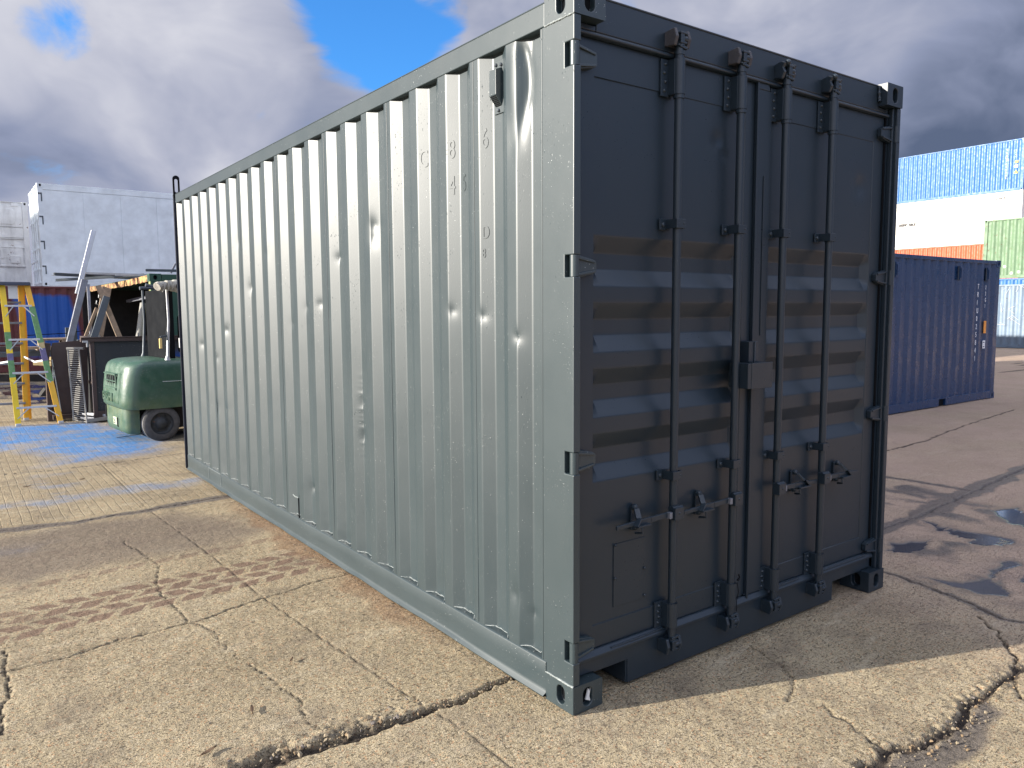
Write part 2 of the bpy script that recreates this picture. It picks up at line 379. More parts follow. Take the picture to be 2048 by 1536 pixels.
JW = {'J1': (.016, .032), 'J2': (.0055, .012), 'J3': (.009, .012), 'J4': (.006, .012), 'T1': (.0030, .005), 'T2': (.0033, .007), 'T3': (.005, .010), 'R1': (.007, .012),
      'R2': (.012, .012), 'R3': (.010, .008), 'R4': (.006, .012), 'R5': (.0045, .008), 'R6': (.011, .020), 'R7': (.05, .01), 'R8': (.015, .01), 'R9': (.004, .008), 'R10': (.006, .012), 'R11': (.05, .01), 'R12': (.05, .01)}
PUD = {'pud1': [(4.169, .617), (4.133, .373), (4.079, .004), (3.913, -.093), (3.754, .102)],
 'pud2': [(3.314, .484), (3.679, .204), (3.384, .169), (3.008, .32)],
 'pud3': [(2.751, -.069), (2.86, -.283), (3.363, -.446), (3.2, -.70), (2.856, -.629), (2.802, -.443), (2.745, -.248)],
 'pud4': [(3.306, -.226), (3.63, -.35), (3.167, -.517), (3.119, -.372)],
 'pud5': [(4.9, .35), (5.3, .2), (4.35, -.15), (4.2, -.02)],
 'puL': [(.3, 19), (1.2, 18), (-.1, 14.2), (-.9, 14.2), (-1.2, 18.6)]}
WET = {'wet1': [(5.337, 1.9), (5.331, .781), (4.58, .693), (3.4, 1.1)], 'w2': [(3.0, .75), (5.0, .6), (5.2, .1), (3.6, -.1), (2.9, .2)], 'w3': [(2.75, -.1), (3.4, -.5), (2.9, -.66), (2.65, -.4)],
 'wl': [(-2.6, 15), (1.5, 15), (1.5, 21), (-3, 21)]}
BLUE = {'b1': [(-3, 11.3), (-.446, 10.9), (.353, 8.952), (-.159, 7.7), (-.991, 7.5), (-1.2, 9.3), (-1.9, 8.6), (-3, 8.7)],
        'b2': [(-1.912, 5.62), (.025, 5.89), (.041, 5.50), (-1.917, 5.33)], 'b3': [(-1.334, 6.95), (-1.106, 6.9), (-1.05, 5.65), (-1.33, 5.7)], 'b4': [(-1.9, 4.1), (-1.4, 4.0), (-1.45, 3.6), (-1.9, 3.6)]}
DIRT = {'d1': [(.5, -.95), (.833, -.904), (1.019, -.970), (1.262, -.955), (1.50, -.96), (1.45, -1.06), (1.134, -1.10), (.937, -1.08), (.5, -1.12)]}
DARKER = [(-3, 4.66), (-1.2, 4.60), (-.5, 4.5), (-.25, 4.1), (-.1, 3.5), (-.55, 3.22), (-1.1, 3.3), (-1.6, 3.30), (-3, 3.3)]  # soft-edged darker patch on the left slab
def seg_dist(px, py, pts):
    d = np.full(px.shape, 1e9)
    for (ax, ay), (bx, by) in zip(pts[:-1], pts[1:]):
        dx, dy = bx-ax, by-ay; L = dx*dx+dy*dy
        t = np.clip(((px-ax)*dx+(py-ay)*dy)/L, 0, 1)
        d = np.minimum(d, np.hypot(px-ax-t*dx, py-ay-t*dy))
    return d
def poly_sd(px, py, pts):
    """signed distance, positive inside"""
    d = seg_dist(px, py, pts+[pts[0]]); ins = np.zeros(px.shape, bool); n = len(pts)
    for i in range(n):
        (ax, ay), (bx, by) = pts[i], pts[(i+1) % n]
        if ay == by: continue
        c = ((ay > py) != (by > py)) & (px < (bx-ax)*(py-ay)/(by-ay)+ax); ins ^= c
    return np.where(ins, d, -d)
def gridline(segs):
    out = []
    for a, b, st in segs:
        n = max(1, int(round((b-a)/st))); out += list(np.linspace(a, b, n, endpoint=False))
    out.append(segs[-1][1]); return np.array(out)
def make_ground():
    gx = gridline([(-400, -100, 60), (-100, -20, 10), (-20, -5, 1.5), (-5, -2.4, .1), (-2.4, 3.3, .0095), (3.3, 7, .022), (7, 14, .07), (14, 40, .6), (40, 100, 6), (100, 500, 80)])
    gy = gridline([(-400, -60, 60), (-60, -8, 6), (-8, -1.3, .5), (-1.3, 3.4, .0095), (3.4, 5.2, .014), (5.2, 8.4, .03), (8.4, 12, .07), (12, 26, .35), (26, 90, 6), (90, 500, 80)])
    X, Y = np.meshgrid(gx, gy, indexing='ij')
    wx = X+.05*(fbm(X, Y, 6, 4, 1)-.5)+.034*(fbm(X, Y, 26, 3, 5)-.5); wy = Y+.05*(fbm(X, Y, 6, 4, 2)-.5)+.034*(fbm(X, Y, 26, 3, 6)-.5)
    Z = .010*(fbm(X, Y, .8, 3, 3)-.5)+.0045*(fbm(X, Y, 22, 3, 4)-.5)+.003*(vnoise(X, Y, 70, 9)-.5)
    Z[(np.abs(X) > 30) | (np.abs(Y) > 40)] = 0
    crack = np.zeros(X.shape)
    for k, pts in JOINTS.items():
        w, dep = JW[k]; straight = k == 'T1'
        d = seg_dist(X if straight else wx, Y if straight else wy, pts)
        wl = w*((.55+.9*fbm(X, Y, 7, 2, 11)) if not straight else 1.25)
        if k == 'J1':
            # broken edges, wide on the left and closing towards the container
            wl = wl*(1+2.4*sstep(-X, .25, .9)*fbm(X, Y, 9, 3, 21)*1.5)
            # loose broken lip above the joint
            s = (Y-.42)-.0*X
            lip = sstep(s, 0, .03)*sstep(-s, -.16, -.07)*sstep(-X, .45, .75)*sstep(X, -1.6, -1.2)
            Z += lip*(.030*(fbm(X, Y, 34, 3, 31)-.62)); crack = np.maximum(crack, .55*lip*(fbm(X, Y, 30, 3, 33) > .55))
        if k == 'R6':
            wl = wl*(1+1.5*fbm(X, Y, 8, 3, 22))
            lip = sstep(d, .10, .02)*(X < 2.0)*(X > .3)
            Z += lip*.022*(fbm(X, Y, 40, 3, 35)-.6); crack = np.maximum(crack, .45*lip*(fbm(X, Y, 34, 3, 37) > .56))
        m = sstep(-d, -wl*1.5, -wl*.45); Z -= m*dep; crack = np.maximum(crack, m*(.62 if k in ('T1', 'T2', 'R5', 'R9', 'R10') else .85 if k == 'J2' else 1))
    def mask(polys, soft, warp):
        m = np.zeros(X.shape); a = X+warp*(fbm(X, Y, 3.1, 4, 41)-.5); b = Y+warp*(fbm(X, Y, 3.1, 4, 43)-.5)
        for p in polys.values(): m = np.maximum(m, sstep(poly_sd(a, b, p), -soft, soft))
        return m
    pud = mask(PUD, .02, .30)*sstep(fbm(X*.8, Y*1.6, 3.6, 5, 61), .42, .48)
    halo = mask(PUD, .16, .34)*sstep(fbm(X*.8, Y*1.6, 3.6, 5, 61), .30, .48)*.75; wet = np.maximum(mask(WET, .12, .6)*sstep(fbm(X*1.6, Y*1.1, 3.4, 6, 57), .44, .66), 0)
    wet = np.maximum(wet, halo)
    for k, rr in (('J3', .075), ('R2', .11), ('R3', .06), ('R1', .03), ('J4', .02)):
        wet = np.maximum(wet, sstep(rr*(.3+1.4*fbm(X, Y, 3, 3, 51))-seg_dist(wx, wy, JOINTS[k]), -.01, .025)*.9)
    blue = mask({'a': BLUE['b1']}, .40, .5)*(.35+1.0*fbm(X, Y, 2.5, 4, 71))+.33*mask({k: v for k, v in BLUE.items() if k != 'b1'}, .17, .4)*sstep(fbm(X*.5, Y, 3.5, 4, 73), .35, .6)
    dirt = mask(DIRT, .03, .10)
    darker = sstep(poly_sd(X+.25*(fbm(X, Y, 2.5, 4, 81)-.5), Y+.35*(fbm(X, Y, 2.5, 4, 83)-.5), DARKER), -.16, .2)*.9
    Z -= .010*dirt; Z = Z*(1-sstep(pud, .02, .5))-.004*pud
    # reddish damp strip under the container's long side
    stain = sstep(.22*(.2+1.2*fbm(X, Y, 3.5, 4, 91))+X, -.02, .12)*(X < .02)*sstep(Y, .6, 1.6)*sstep(-Y, -5, -3.9)
    # tyre prints: two rows of chevron blocks
    tread = np.zeros(X.shape)
    for (x0, y0, x1, y1, rows, gap_, a) in ((-2.3, 2.30, .1, 2.42, 4, .125, 1.0), (-2.3, 3.62, .0, 3.80, 2, .14, .35), (-2.3, 3.12, .1, 3.22, 1, .13, .6)):
        L = math.hypot(x1-x0, y1-y0); ux, uy = (x1-x0)/L, (y1-y0)/L
        s = (X-x0)*ux+(Y-y0)*uy; t = -(X-x0)*uy+(Y-y0)*ux
        for r in range(rows):
            tt = t-r*gap_+.012*(fbm(X, Y, 18, 3, 95)-.5); sh = s+(.06 if r % 2 else 0)+(tt*.6 if r % 2 else -tt*.6)+.014*(fbm(X, Y, 20, 3, 97)-.5)
            c = np.abs(((sh/.165) % 1)-.5)*.165
            tread = np.maximum(tread, a*sstep(.062-c, 0, .008)*sstep(.049-np.abs(tt), 0, .008)*sstep(fbm(X, Y, 1.6, 3, 99), .22, .45)*sstep(s, 0, .1)*sstep(L-s, 0, .3))
    nx, ny = X.shape; me = bpy.data.meshes.new('yard_ground')
    me.vertices.add(nx*ny); me.vertices.foreach_set('co', np.stack([X, Y, Z-.004], -1).reshape(-1).astype(np.float32))
    I = (np.arange(nx-1)[:, None]*ny+np.arange(ny-1)[None, :]).reshape(-1)
    F = np.stack([I, I+ny, I+ny+1, I+1], -1).astype(np.int32).reshape(-1); nf = len(I)
    me.loops.add(nf*4); me.loops.foreach_set('vertex_index', F); me.polygons.add(nf)
    me.polygons.foreach_set('loop_start', np.arange(nf, dtype=np.int32)*4); me.polygons.foreach_set('loop_total', np.full(nf, 4, np.int32))
    me.polygons.foreach_set('use_smooth', np.ones(nf, bool)); me.update(); me.validate()
    def attr(nm, arrs):
        a = me.attributes.new(nm, 'FLOAT_COLOR', 'POINT'); A = np.ones((nx*ny, 4), np.float32)
        for i, r in enumerate(arrs): A[:, i] = r.reshape(-1)
        a.data.foreach_set('color', A.reshape(-1))
    attr('maskA', [crack, wet, pud]); attr('maskB', [blue, dirt, tread]); attr('maskC', [darker, stain, crack*0])
    o = bpy.data.objects.new('ground', me); COL.objects.link(o); struct(o)
    # material
    m = bpy.data.materials.new('worn_concrete'); m.use_nodes = True; T = NT(m.node_tree); T.n.clear()
    co = T.node('ShaderNodeTexCoord').outputs['Object']
    A = T.node('ShaderNodeSeparateXYZ', {0: T.node('ShaderNodeAttribute', attribute_name='maskA').outputs['Color']}).outputs
    B = T.node('ShaderNodeSeparateXYZ', {0: T.node('ShaderNodeAttribute', attribute_name='maskB').outputs['Color']}).outputs
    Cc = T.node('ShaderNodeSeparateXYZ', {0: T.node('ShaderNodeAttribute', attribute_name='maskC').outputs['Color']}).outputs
    base = T.mix(T.mr(T.noise(co, 1.1, 7, .6), .3, .7), (.27, .216, .132), (.46, .378, .243))
    base = T.mix(T.mr(T.noise(co, 7, 6, .65), .5, .75, 0, .5), base, (.27, .22, .15))
    v = T.node('ShaderNodeTexVoronoi', {'Vector': co, 'Scale': 130.0, 'Randomness': 1.0})
    vcol = T.node('ShaderNodeSeparateColor', {0: v.outputs['Color']}).outputs
    fine = T.noise(co, 260, 3, .7)
    # exposed aggregate: pale, ochre, reddish and dark grains
    base = T.mix(T.math('MULTIPLY', T.mr(vcol[0], .80, .84), .55), base, (.50, .43, .31))
    base = T.mix(T.math('MULTIPLY', T.mr(vcol[1], .93, .95), .6), base, (.46, .24, .12))
    pits = T.mr(T.noise(T.scale(co, (1, 1.25, 1)), 95, 4, .65), .565, .66)
    base = T.mix(T.math('MULTIPLY', pits, .78), base, (.085, .065, .048))
    base = T.mix(T.mr(fine, .35, .7, .0, .35), base, (.2, .165, .12))
    lumps = T.mr(T.noise(co, 20, 3, .6), .60, .72)
    base = T.mix(T.mr(T.noise(co, 2.6, 6, .7), .50, .66, 0, .7), base, (.21, .17, .12))
    base = T.mix(T.mr(T.noise(T.scale(co, (.5, 1.7, 1)), 3.2, 5, .7), .56, .70, 0, .5), base, (.50, .43, .31))
    dash = T.mr(T.noise(T.scale(co, (.55, 1.9, 1)), 48, 3, .6), .62, .68)
    base = T.mix(T.math('MULTIPLY', dash, .6), base, (.09, .07, .05))
    base = T.mix(T.math('MULTIPLY', lumps, .45), base, (.19, .15, .11))
    # tined finish on the slabs further back
    sx = T.node('ShaderNodeSeparateXYZ', {0: co}).outputs
    wob = T.math('ADD', sx[0], T.math('MULTIPLY', T.noise(co, 3.5, 3), .02))
    tn = T.math('ABSOLUTE', T.math('SUBTRACT', T.math('FRACT', T.math('MULTIPLY', wob, 14.0)), .5))
    tine = T.math('MULTIPLY', T.math('MULTIPLY', T.mr(tn, .42, .5), T.mr(sx[1], 4.75, 4.85)), T.mr(T.noise(co, 6, 4, .7), .35, .5, .15, .9))
    tn2 = T.math('ABSOLUTE', T.math('SUBTRACT', T.math('FRACT', T.math('MULTIPLY', T.math('ADD', sx[1], T.math('MULTIPLY', T.noise(co, 2, 3), .05)), 9.0)), .5))
    tine2 = T.math('MULTIPLY', T.math('MULTIPLY', T.mr(tn2, .44, .5), T.mr(sx[1], 6.9, 7.2)), T.mr(T.noise(co, 5, 4, .7), .4, .6, 0, .6))
    tine = T.math('MAXIMUM', tine, tine2)
    base = T.mix(T.math('MULTIPLY', tine, .5), base, (.10, .085, .075))
    bl = T.math('MULTIPLY', T.math('MULTIPLY', B[0], T.mr(T.noise(co, 60, 3, .7), .30, .60, .45, 1)), T.mr(T.noise(co, 5.5, 6, .7), .36, .56, .35, 1))
    bl = T.math('MULTIPLY', bl, T.math('SUBTRACT', 1.0, T.math('MULTIPLY', tine, .6)))
    base = T.mix(T.math('MINIMUM', T.math('MULTIPLY', bl, 1.35), .88), base, (.05, .21, .50))
    base = T.mix(T.math('MULTIPLY', B[2], .80), base, T.mix(T.noise(co, 90, 3, .7), (.10, .06, .045), (.24, .155, .115)))
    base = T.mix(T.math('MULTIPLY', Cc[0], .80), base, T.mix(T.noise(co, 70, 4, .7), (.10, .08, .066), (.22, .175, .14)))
    base = T.mix(T.math('MULTIPLY', Cc[1], .5), base, (.22, .115, .06))
    right = T.mr(sx[0], 1.4, 3.4, 0, .75, True)  # warmer, lighter tint painted over the ground lying in shade
    base = T.mix(T.math('MULTIPLY', right, T.mr(T.noise(co, .9, 5, .6), .25, .6, .5, 1)), base, (.47, .335, .265))
    # small white chips
    chip = T.mr(T.noise(co, 170, 1, .5), .80, .82)
    base = T.mix(chip, base, (.62, .58, .5))
    base = T.mix(B[1], base, T.mix(T.noise(co, 120, 4, .7), (.10, .085, .07), (.20, .17, .14)))
    base = T.mix(T.math('MULTIPLY', A[0], .93), base, (.038, .030, .026))
    base = T.mix(T.math('MULTIPLY', A[1], .86), base, T.mix(T.noise(co, 80, 4, .7), (.045, .036, .033), (.115, .09, .08)))
    base = T.mix(A[2], base, (.05, .042, .042))
    p = T.node('ShaderNodeBsdfPrincipled', {'Base Color': base, 'Specular IOR Level': T.mix(T.math('MAXIMUM', A[1], A[2]), (.18,)*3, (.5,)*3)})
    rough = T.mix(A[1], (.88,)*3, (.42,)*3); rough = T.mix(A[2], rough, (.10,)*3)
    T.put(p.inputs['Roughness'], rough)
    h = T.math('ADD', T.math('MULTIPLY', pits, -.9), T.math('MULTIPLY', T.noise(T.scale(co, (.75, 1.3, 1)), 55, 5, .75), 1.25))
    h = T.math('ADD', h, T.math('MULTIPLY', T.mr(v.outputs['Distance'], 0, .6), -.35))
    h = T.math('ADD', h, T.math('MULTIPLY', T.math('ADD', tine, dash), -.8))
    h = T.math('ADD', h, T.math('MULTIPLY', T.noise(co, 11, 3), 1.2))
    st = T.math('MULTIPLY', T.math('SUBTRACT', 1.0, A[2]), 1.0)
    b = T.node('ShaderNodeBump', {'Strength': st, 'Distance': .0050, 'Height': h}); T.put(p.inputs['Normal'], b.outputs[0])
    T.node('ShaderNodeOutputMaterial', {0: p.outputs[0]}); me.materials.append(m)

def make_rubble():
    mb = MB()
    def stone(x, y, r, z=.0):
        ax = Vector((random.uniform(-1, 1), random.uniform(-1, 1), random.uniform(-1, 1))).normalized(); q = Matrix.Rotation(random.uniform(0, 6.28), 3, ax)
        base = [(1, 0, 0), (-1, 0, 0), (0, 1, 0), (0, -1, 0), (0, 0, .8), (0, 0, -.8), (.6, .6, .5), (-.6, .5, -.5), (.5, -.6, .4)]
        vs = [q @ (Vector(p)*r*random.uniform(.6, 1.15)) for p in base]
        bm = bmesh.new(); [bm.verts.new(p+Vector((x, y, z+r*.35))) for p in vs]
        bmesh.ops.convex_hull(bm, input=bm.verts); bm.verts.ensure_lookup_table()
        vv = [v.co[:] for v in bm.verts]; idx = {v: i for i, v in enumerate(bm.verts)}
        mb.cur = random.choice((0, 0, 1, 2)); mb.add(vv, [tuple(idx[v] for v in f.verts) for f in bm.faces], False); bm.free()
    for _ in range(330):
        x = -.45-abs(random.gauss(0, .40)); stone(x, .455+random.gauss(.02, .045)+.01, random.choice((.003, .004, .005, .008, .013)), -.012)
    for _ in range(120):
        stone(random.uniform(-.45, .0), .41+random.gauss(0, .03), random.uniform(.002, .006), -.006)
    for _ in range(240):
        t = random.uniform(.45, 2.0); stone(t, -.965+random.gauss(0, .055), random.choice((.003, .004, .005, .006, .009)), -.014)
    for _ in range(520):
        y = random.uniform(.15, 6.1); stone(-.022-abs(random.gauss(0, .03)), y, random.choice((.0015, .002, .003, .0045)), -.002)
    for _ in range(160):
        x = random.uniform(.2, 2.3); stone(x, .05-abs(random.gauss(0, .03)), random.choice((.0015, .002, .003, .004)), -.002)
    for _ in range(420):
        x = random.uniform(-2.2, 2.8); y = random.uniform(-1.0, 4)
        if x > -.03 and y > -.03: continue
        stone(x, y, random.uniform(.0015, .005), -.002)
    o = mb.build('gravel', [mat('tan_stone_chip', (.24, .195, .13), .9, var=.4, vscale=90), mat('ochre_stone_chip', (.22, .155, .09), .9, var=.3, vscale=90), mat('grey_stone_chip', (.14, .12, .105), .9, var=.4, vscale=90)])
    struct(o, 'stuff'); tag(o, 'loose stone chips scattered along the broken joints of the concrete', 'gravel')
    lm = mat('dry_brown_leaf', (.12, .075, .045), .8)
    for (x, y, a) in ((-1.28, .62, .4), (-1.05, .83, 1.3), (-.98, 6.35, .1), (-.62, 6.3, 1.8), (-1.45, 6.3, .2), (-.75, 1.18, .9)):
        m2 = MB(); L = random.uniform(.018, .035); c, s_ = math.cos(a), math.sin(a); P = []
        for i in range(7):
            t = i/6-.5; w = L*.22*math.sin(math.pi*(i+.3)/6.6)
            for j in (-1, 0, 1): P.append((x+c*t*2*L-s_*w*j, y+s_*t*2*L+c*w*j, .006+.006*abs(j)+.008*abs(t)))
        m2.grid(P, 7, 3); o = m2.build('dry_leaf', lm)
        so_ = o.modifiers.new('thick', 'SOLIDIFY'); so_.thickness = .001
        tag(o, 'small curled brown leaf lying on the concrete slabs left of the grey container', 'leaf', 'dry leaves scattered on the concrete')

# ================================================================== MAIN GREY CONTAINER
W, H, LEN = 2.438, 2.896, 6.33
DENTS = [(1.755, 2.148, .05, .022, 1.3), (1.76, 2.08, .045, .014, 1.5), (2.283, 1.997, .035, .014, 1), (2.587, 1.711, .03, .014, 1), (3.115, 1.573, .035, .014, 1), (2.836, 1.689, .03, .016, 1), (4.023, 1.858, .05, .016, 1.2),
 (4.879, 2.258, .05, .018, 1.2), (4.292, 2.237, .05, .018, 1.2), (.376, 1.544, .035, .018, 1), (.644, 1.636, .035, .016, 1), (.917, 1.66, .035, .015, 1), (2.825, .42, .045, .034, .9), (3.677, .517, .05, .02, .8), (4.682, 1.504, .05, .016, 1),
 (6.005, 2.487, .07, .030, 1.6), (5.72, .83, .06, .026, .8), (5.40, .815, .07, .028, .9), (5.06, .79, .07, .024, .8), (4.753, .795, .06, .026, .7), (4.49, .769, .05, .028, .9), (4.80, .66, .05, .026, .8), (3.945, .827, .03, .014, 1),
 (.40, .391, .05, .022, 1.3), (1.992, .912, .04, .010, 2.2), (6.051, 1.10, .06, .026, 1.2), (4.849, .339, .04, .020, 1.2), (5.55, 1.35, .05, .014, 1), (5.0, 1.25, .04, .012, 1), (2.1, .42, .03, .008, 1.4), (3.55, 2.1, .04, .010, 1.1), (1.3, 1.0, .03, .006, 1.3), (5.5, 2.0, .05, .014, 1.3), (.30, .33, .03, .012, 1)]
def side_profile():
    """(y, inset) list with rounded bends, from the near post to the far end"""
    e = [.372+.278*k+.00069*k*k for k in range(22)]; pts = [(.205, .036)]
    corner = [(.205, .036), (e[0]-.066, .036), (e[0], 0)]
    for k in range(1, 21):
        P = e[k]-e[k-1]; corner += [(e[k-1]+.26*P, 0), (e[k-1]+.50*P, .036), (e[k-1]+.76*P, .036), (e[k], 0)]
    corner = [c for c in corner if c[0] < 6.205]+[(6.205, 0)]
    return corner, e
def make_main():
    root = thing('shipping_container', 'big freshly painted grey container with dented corrugated side and locked doors, nearest of all', 'shipping container', (W/2, LEN/2, 0))
    # --- long corrugated side as a fine sheet
    corner, e = side_profile(); ys = []; xs = []
    def rnd(p, q, t):
        return (p[0]+(q[0]-p[0])*t, p[1]+(q[1]-p[1])*t)
    pts = [corner[0]]
    for i in range(1, len(corner)-1):
        a, b, c = corner[i-1], corner[i], corner[i+1]; la = math.dist(a, b); lc = math.dist(b, c); r = .0045
        p0 = rnd(b, a, r/la); p1 = rnd(b, c, r/lc); mid = ((p0[0]+p1[0]+2*b[0])/4, (p0[1]+p1[1]+2*b[1])/4)
        q = pts[-1]
        for t in (.05, .25, .5, .75, .95): pts.append(rnd(q, p0, t))
        pts += [p0, mid, p1]
    q = pts[-1]; pts += [rnd(q, corner[-1], t) for t in (.05, .35, .65, 1)]
    zs = np.linspace(.150, 2.792, 190); PY = np.array([p[0] for p in pts]); PX = np.array([p[1] for p in pts])
    Yg, Zg = np.meshgrid(PY, zs, indexing='ij'); Xg = np.repeat(PX[:, None], len(zs), 1).copy()
    # gentle oil-canning of every sheet, then the dents
    Xg += .0014*(fbm(Yg, Zg, 1.1, 2, 3)-.5)*2*np.minimum(1, (Zg-.15)*4)*np.minimum(1, (2.79-Zg)*4)
    for (y, z, r, d, st) in DENTS:
        dy = (Yg-y)/r; dz = (Zg-z)/(r*st*1.15); rr = np.sqrt(dy**2+dz**2+1e-9)
        prof = np.exp(-rr**1.1*2.2)
        Xg += d*.60*prof
    # crumpled top of the last outer rib beside the near post
    m = np.exp(-((Yg-.345-.014*np.sin(Zg*13+2.2))/.022)**2)*sstep(Zg, 2.28, 2.60)*sstep(-Zg, -2.80, -2.72); Xg += .020*m
    m = np.exp(-((Yg-.40)/.03)**2)*sstep(Zg, 2.2, 2.5); Xg += .004*m*np.sin(Zg*11+1)
    # wrinkled scrape
    m = np.exp(-((Yg-2.0)/.02)**2)*sstep(Zg, .7, .95)*sstep(-Zg, -1.35, -1.1); Xg += .0025*m*np.sin(Zg*120+3*np.sin(Zg*31))
    # wrinkly lower edge
    Xg += .005*(fbm(Yg, Zg, 8, 3, 8)-.5)*sstep(-Zg, -.42, -.16)
    P = np.stack([Xg, Yg, Zg], -1).reshape(-1, 3).tolist(); mb = MB(); mb.grid(P, len(pts), len(zs), True)
    o = mb.build('side_panel', GREY, root, label='dented corrugated steel side catching the sun')
    # panel weld seams standing on the outer ribs
    for k in (1, 4, 7, 10, 13, 16, 19):
        y = e[k]+.045; mb = MB(); mb.box(-.0022, .004, y-.004, y+.004, .17, 2.775); mb.build('weld_seam', GREY, root, bevel=.001)
    # top and bottom side rails
    mb = MB(); mb.box(-.004, .056, .176, 6.22, 2.776, 2.866); mb.box(-.0065, .004, .176, 6.22, 2.862, 2.869); o = mb.build('top_rail', GREY, root, bevel=.006)
    P = []; ny = 160; yy = np.linspace(.176, 6.215, ny)
    for y in yy:
        w = .004*(vnoise(np.array([y]), np.array([0.]), 3.2, 3)[0]-.5); wv = .020*max(0, vnoise(np.array([y]), np.array([2.]), 2.1, 5)[0]-.55)
        dl = .010*(vnoise(np.array([y]), np.array([5.]), 5, 7)[0]-.5)
        P += [(.06, y, .166), (.008, y, .166), (-.001+w, y, .164), (-.004+w, y, .158), (-.003+w, y, .10), (-.003+w*1.5-wv*.4, y, .045), (-.004-wv*.6, y, .026+dl*.5), (-.018-wv, y, .019+dl), (-.019-wv, y, .013+dl), (-.003, y, .010+dl*.4), (.03, y, .010)]
    mb = MB(); mb.grid(P, ny, 11, True, True); mb.build('bottom_rail', GREY, root, label='lower side rail with a bent bottom lip')
    # fork slot outline plates, split seam
    mb = MB(); mb.box(-.006, -.0015, 5.40, 5.405, .05, .16); mb.box(-.006, -.0015, 5.0, 5.005, .04, .15); mb.box(-.0055, -.0015, 5.0, 5.4, .155, .158); mb.build('patch_plate', WELD, root)
    # weld beads along the recesses at the foot
    for k in range(21):
        mb = MB()
        P0 = e[k-1] if k else e[0]-.278; p = e[k]-P0
        a, b = P0+.30*p, P0+.96*p
        if b > 6.2: continue
        n = 9; path = []
        for i in range(n+1):
            t = i/n; y = a+(b-a)*t; inset = .034*min(1, t*4, (1-t)*4)
            path.append((inset+.001, y, .171+random.uniform(-.003, .004)))
        mb.tube(path, .004, 6, radii=[random.uniform(.0012, .0034) for _ in path])
        if random.random() < .7:
            y = a+(b-a)*.55; mb.tube([(.012, y, .168), (.028, y+.01, .172), (.03, y-.03, .169)], .0018, 5)
        mb.build('weld_bead', WELD, root)
    mb = MB(); mb.box(-.004, .0035, 3.026, 3.034, .17, .318); mb.build('split', BLACK, root, label='open vertical split low in the side panel')
    mb = MB(); mb.tube([(-.003, 3.03, .318), (-.003, 3.05, .321), (-.003, 3.09, .317), (-.002, 3.13, .325)], .004, 6); mb.build('weld_bead', WELD, root)
    mb = MB(); mb.tube([(.02, .985, .19), (.012, .98, .215), (.016, .975, .23)], .0045, 6); mb.tube([(.02, .965, .19), (.012, .955, .212), (.016, .96, .225)], .0035, 6); mb.build('bent_hook', BLACK, root)
    # --- near corner post: a folded section with four hinge slots cut in the side
    slots = [(.215, .302), (1.003, 1.093), (1.79, 1.876), (2.591, 2.682)]
    pl_ = [(.0, .1185)]
    for a, b in slots: pl_ += [(0, a), (.056, a), (.056, b), (0, b)]
    pl_ += [(0, 2.7775), (.1965, 2.7775), (.1965, .1185)]
    mb = MB(); mb.prism(pl_, (0, 0, 0), (0, 1, 0), (0, 0, 1), (.036, 0, 0)); mb.build('corner_post', GREY, root, bevel=.004, seg=3)
    mb = MB(); mb.box(.0005, .058, .197, .2085, .16, 2.7755)
    mb.box(.036, .060, .045, .20, .118, 2.778)
    mb.build('post_liner', GREY, root, bevel=.002)
    for a, b in slots:
        mb = MB(); mb.box(.030, .0358, .0375, .0558, a+.0005, b-.0005); mb.build('hinge_slot', BLACK, root)
    # far right door post
    mb = MB(); mb.box(W-.034, W, .004, .20, .118, 2.778); mb.box(W-.075, W-.034, .05, .20, .118, 2.778); mb.box(W-.052, W-.034, .022, .05, .118, 2.778); mb.build('corner_post', GREY_SHADE, root, bevel=.005)
    # corner castings
    for nm, x0, z0, left in (('a', 0, 0, True), ('b', 0, H-.118, True), ('c', W-.162, 0, False), ('d', W-.162, H-.118, False)):
        mb = MB(); w, d, h = .162, .178, .118; x1 = x0+w; ox = -.003 if left else 0.0
        mb.holed((x0+ox, -.003, z0), (1, 0, 0), (0, 0, 1), w, h, .026, .040, .03, backmat=1)          # front
        mb.holed((x0+ox, d, z0), (0, -1, 0), (0, 0, 1), d+.003, h, .026, .040, .03, backmat=1, cu=.100)  # outer long side
        # the rest of the block
        X0, X1, Y0, Y1, Z0, Z1 = x0+ox, x0+ox+w, -.003, d, z0, z0+h
        mb.add([(X0, Y0, Z0), (X1, Y0, Z0), (X1, Y1, Z0), (X0, Y1, Z0)], [(3, 2, 1, 0)]); mb.add([(X0, Y0, Z1), (X1, Y0, Z1), (X1, Y1, Z1), (X0, Y1, Z1)], [(0, 1, 2, 3)])
        mb.add([(X1, Y0, Z0), (X1, Y1, Z0), (X1, Y1, Z1), (X1, Y0, Z1)], [(0, 1, 2, 3)]); mb.add([(X0, Y1, Z0), (X1, Y1, Z0), (X1, Y1, Z1), (X0, Y1, Z1)], [(3, 2, 1, 0)])
        o = mb.build('corner_casting', [GREY if left else GREY_SHADE, BLACK], root, bevel=.004, seg=3)
        wd = o.modifiers.new('weld', 'WELD'); wd.merge_threshold = .0005
        o.modifiers.move(1, 0)
    # weld runs round the near castings
    mb = MB()
    def bead(a, b, n, r=.0035):
        a = Vector(a); b = Vector(b); pp = [a.lerp(b, i/n)+Vector((random.uniform(-.001, .001), random.uniform(-.001, .001), random.uniform(-.0015, .0015))) for i in range(n+1)]
        mb.tube(pp, r, 6, radii=[random.uniform(.7, 1.3)*r for _ in pp])
    bead((-.001, .178, .1195), (-.001, 0, .1195), 26, .0045); mb.build('weld_bead', WELD, root, label='weld with painted highlight across the near bottom corner casting'); mb = MB(); bead((-.001, .178, 2.777), (-.001, 0, 2.777), 26, .004)
    mb.build('weld_bead', WELD, root, label='weld across the near top corner casting')
    mb = MB()
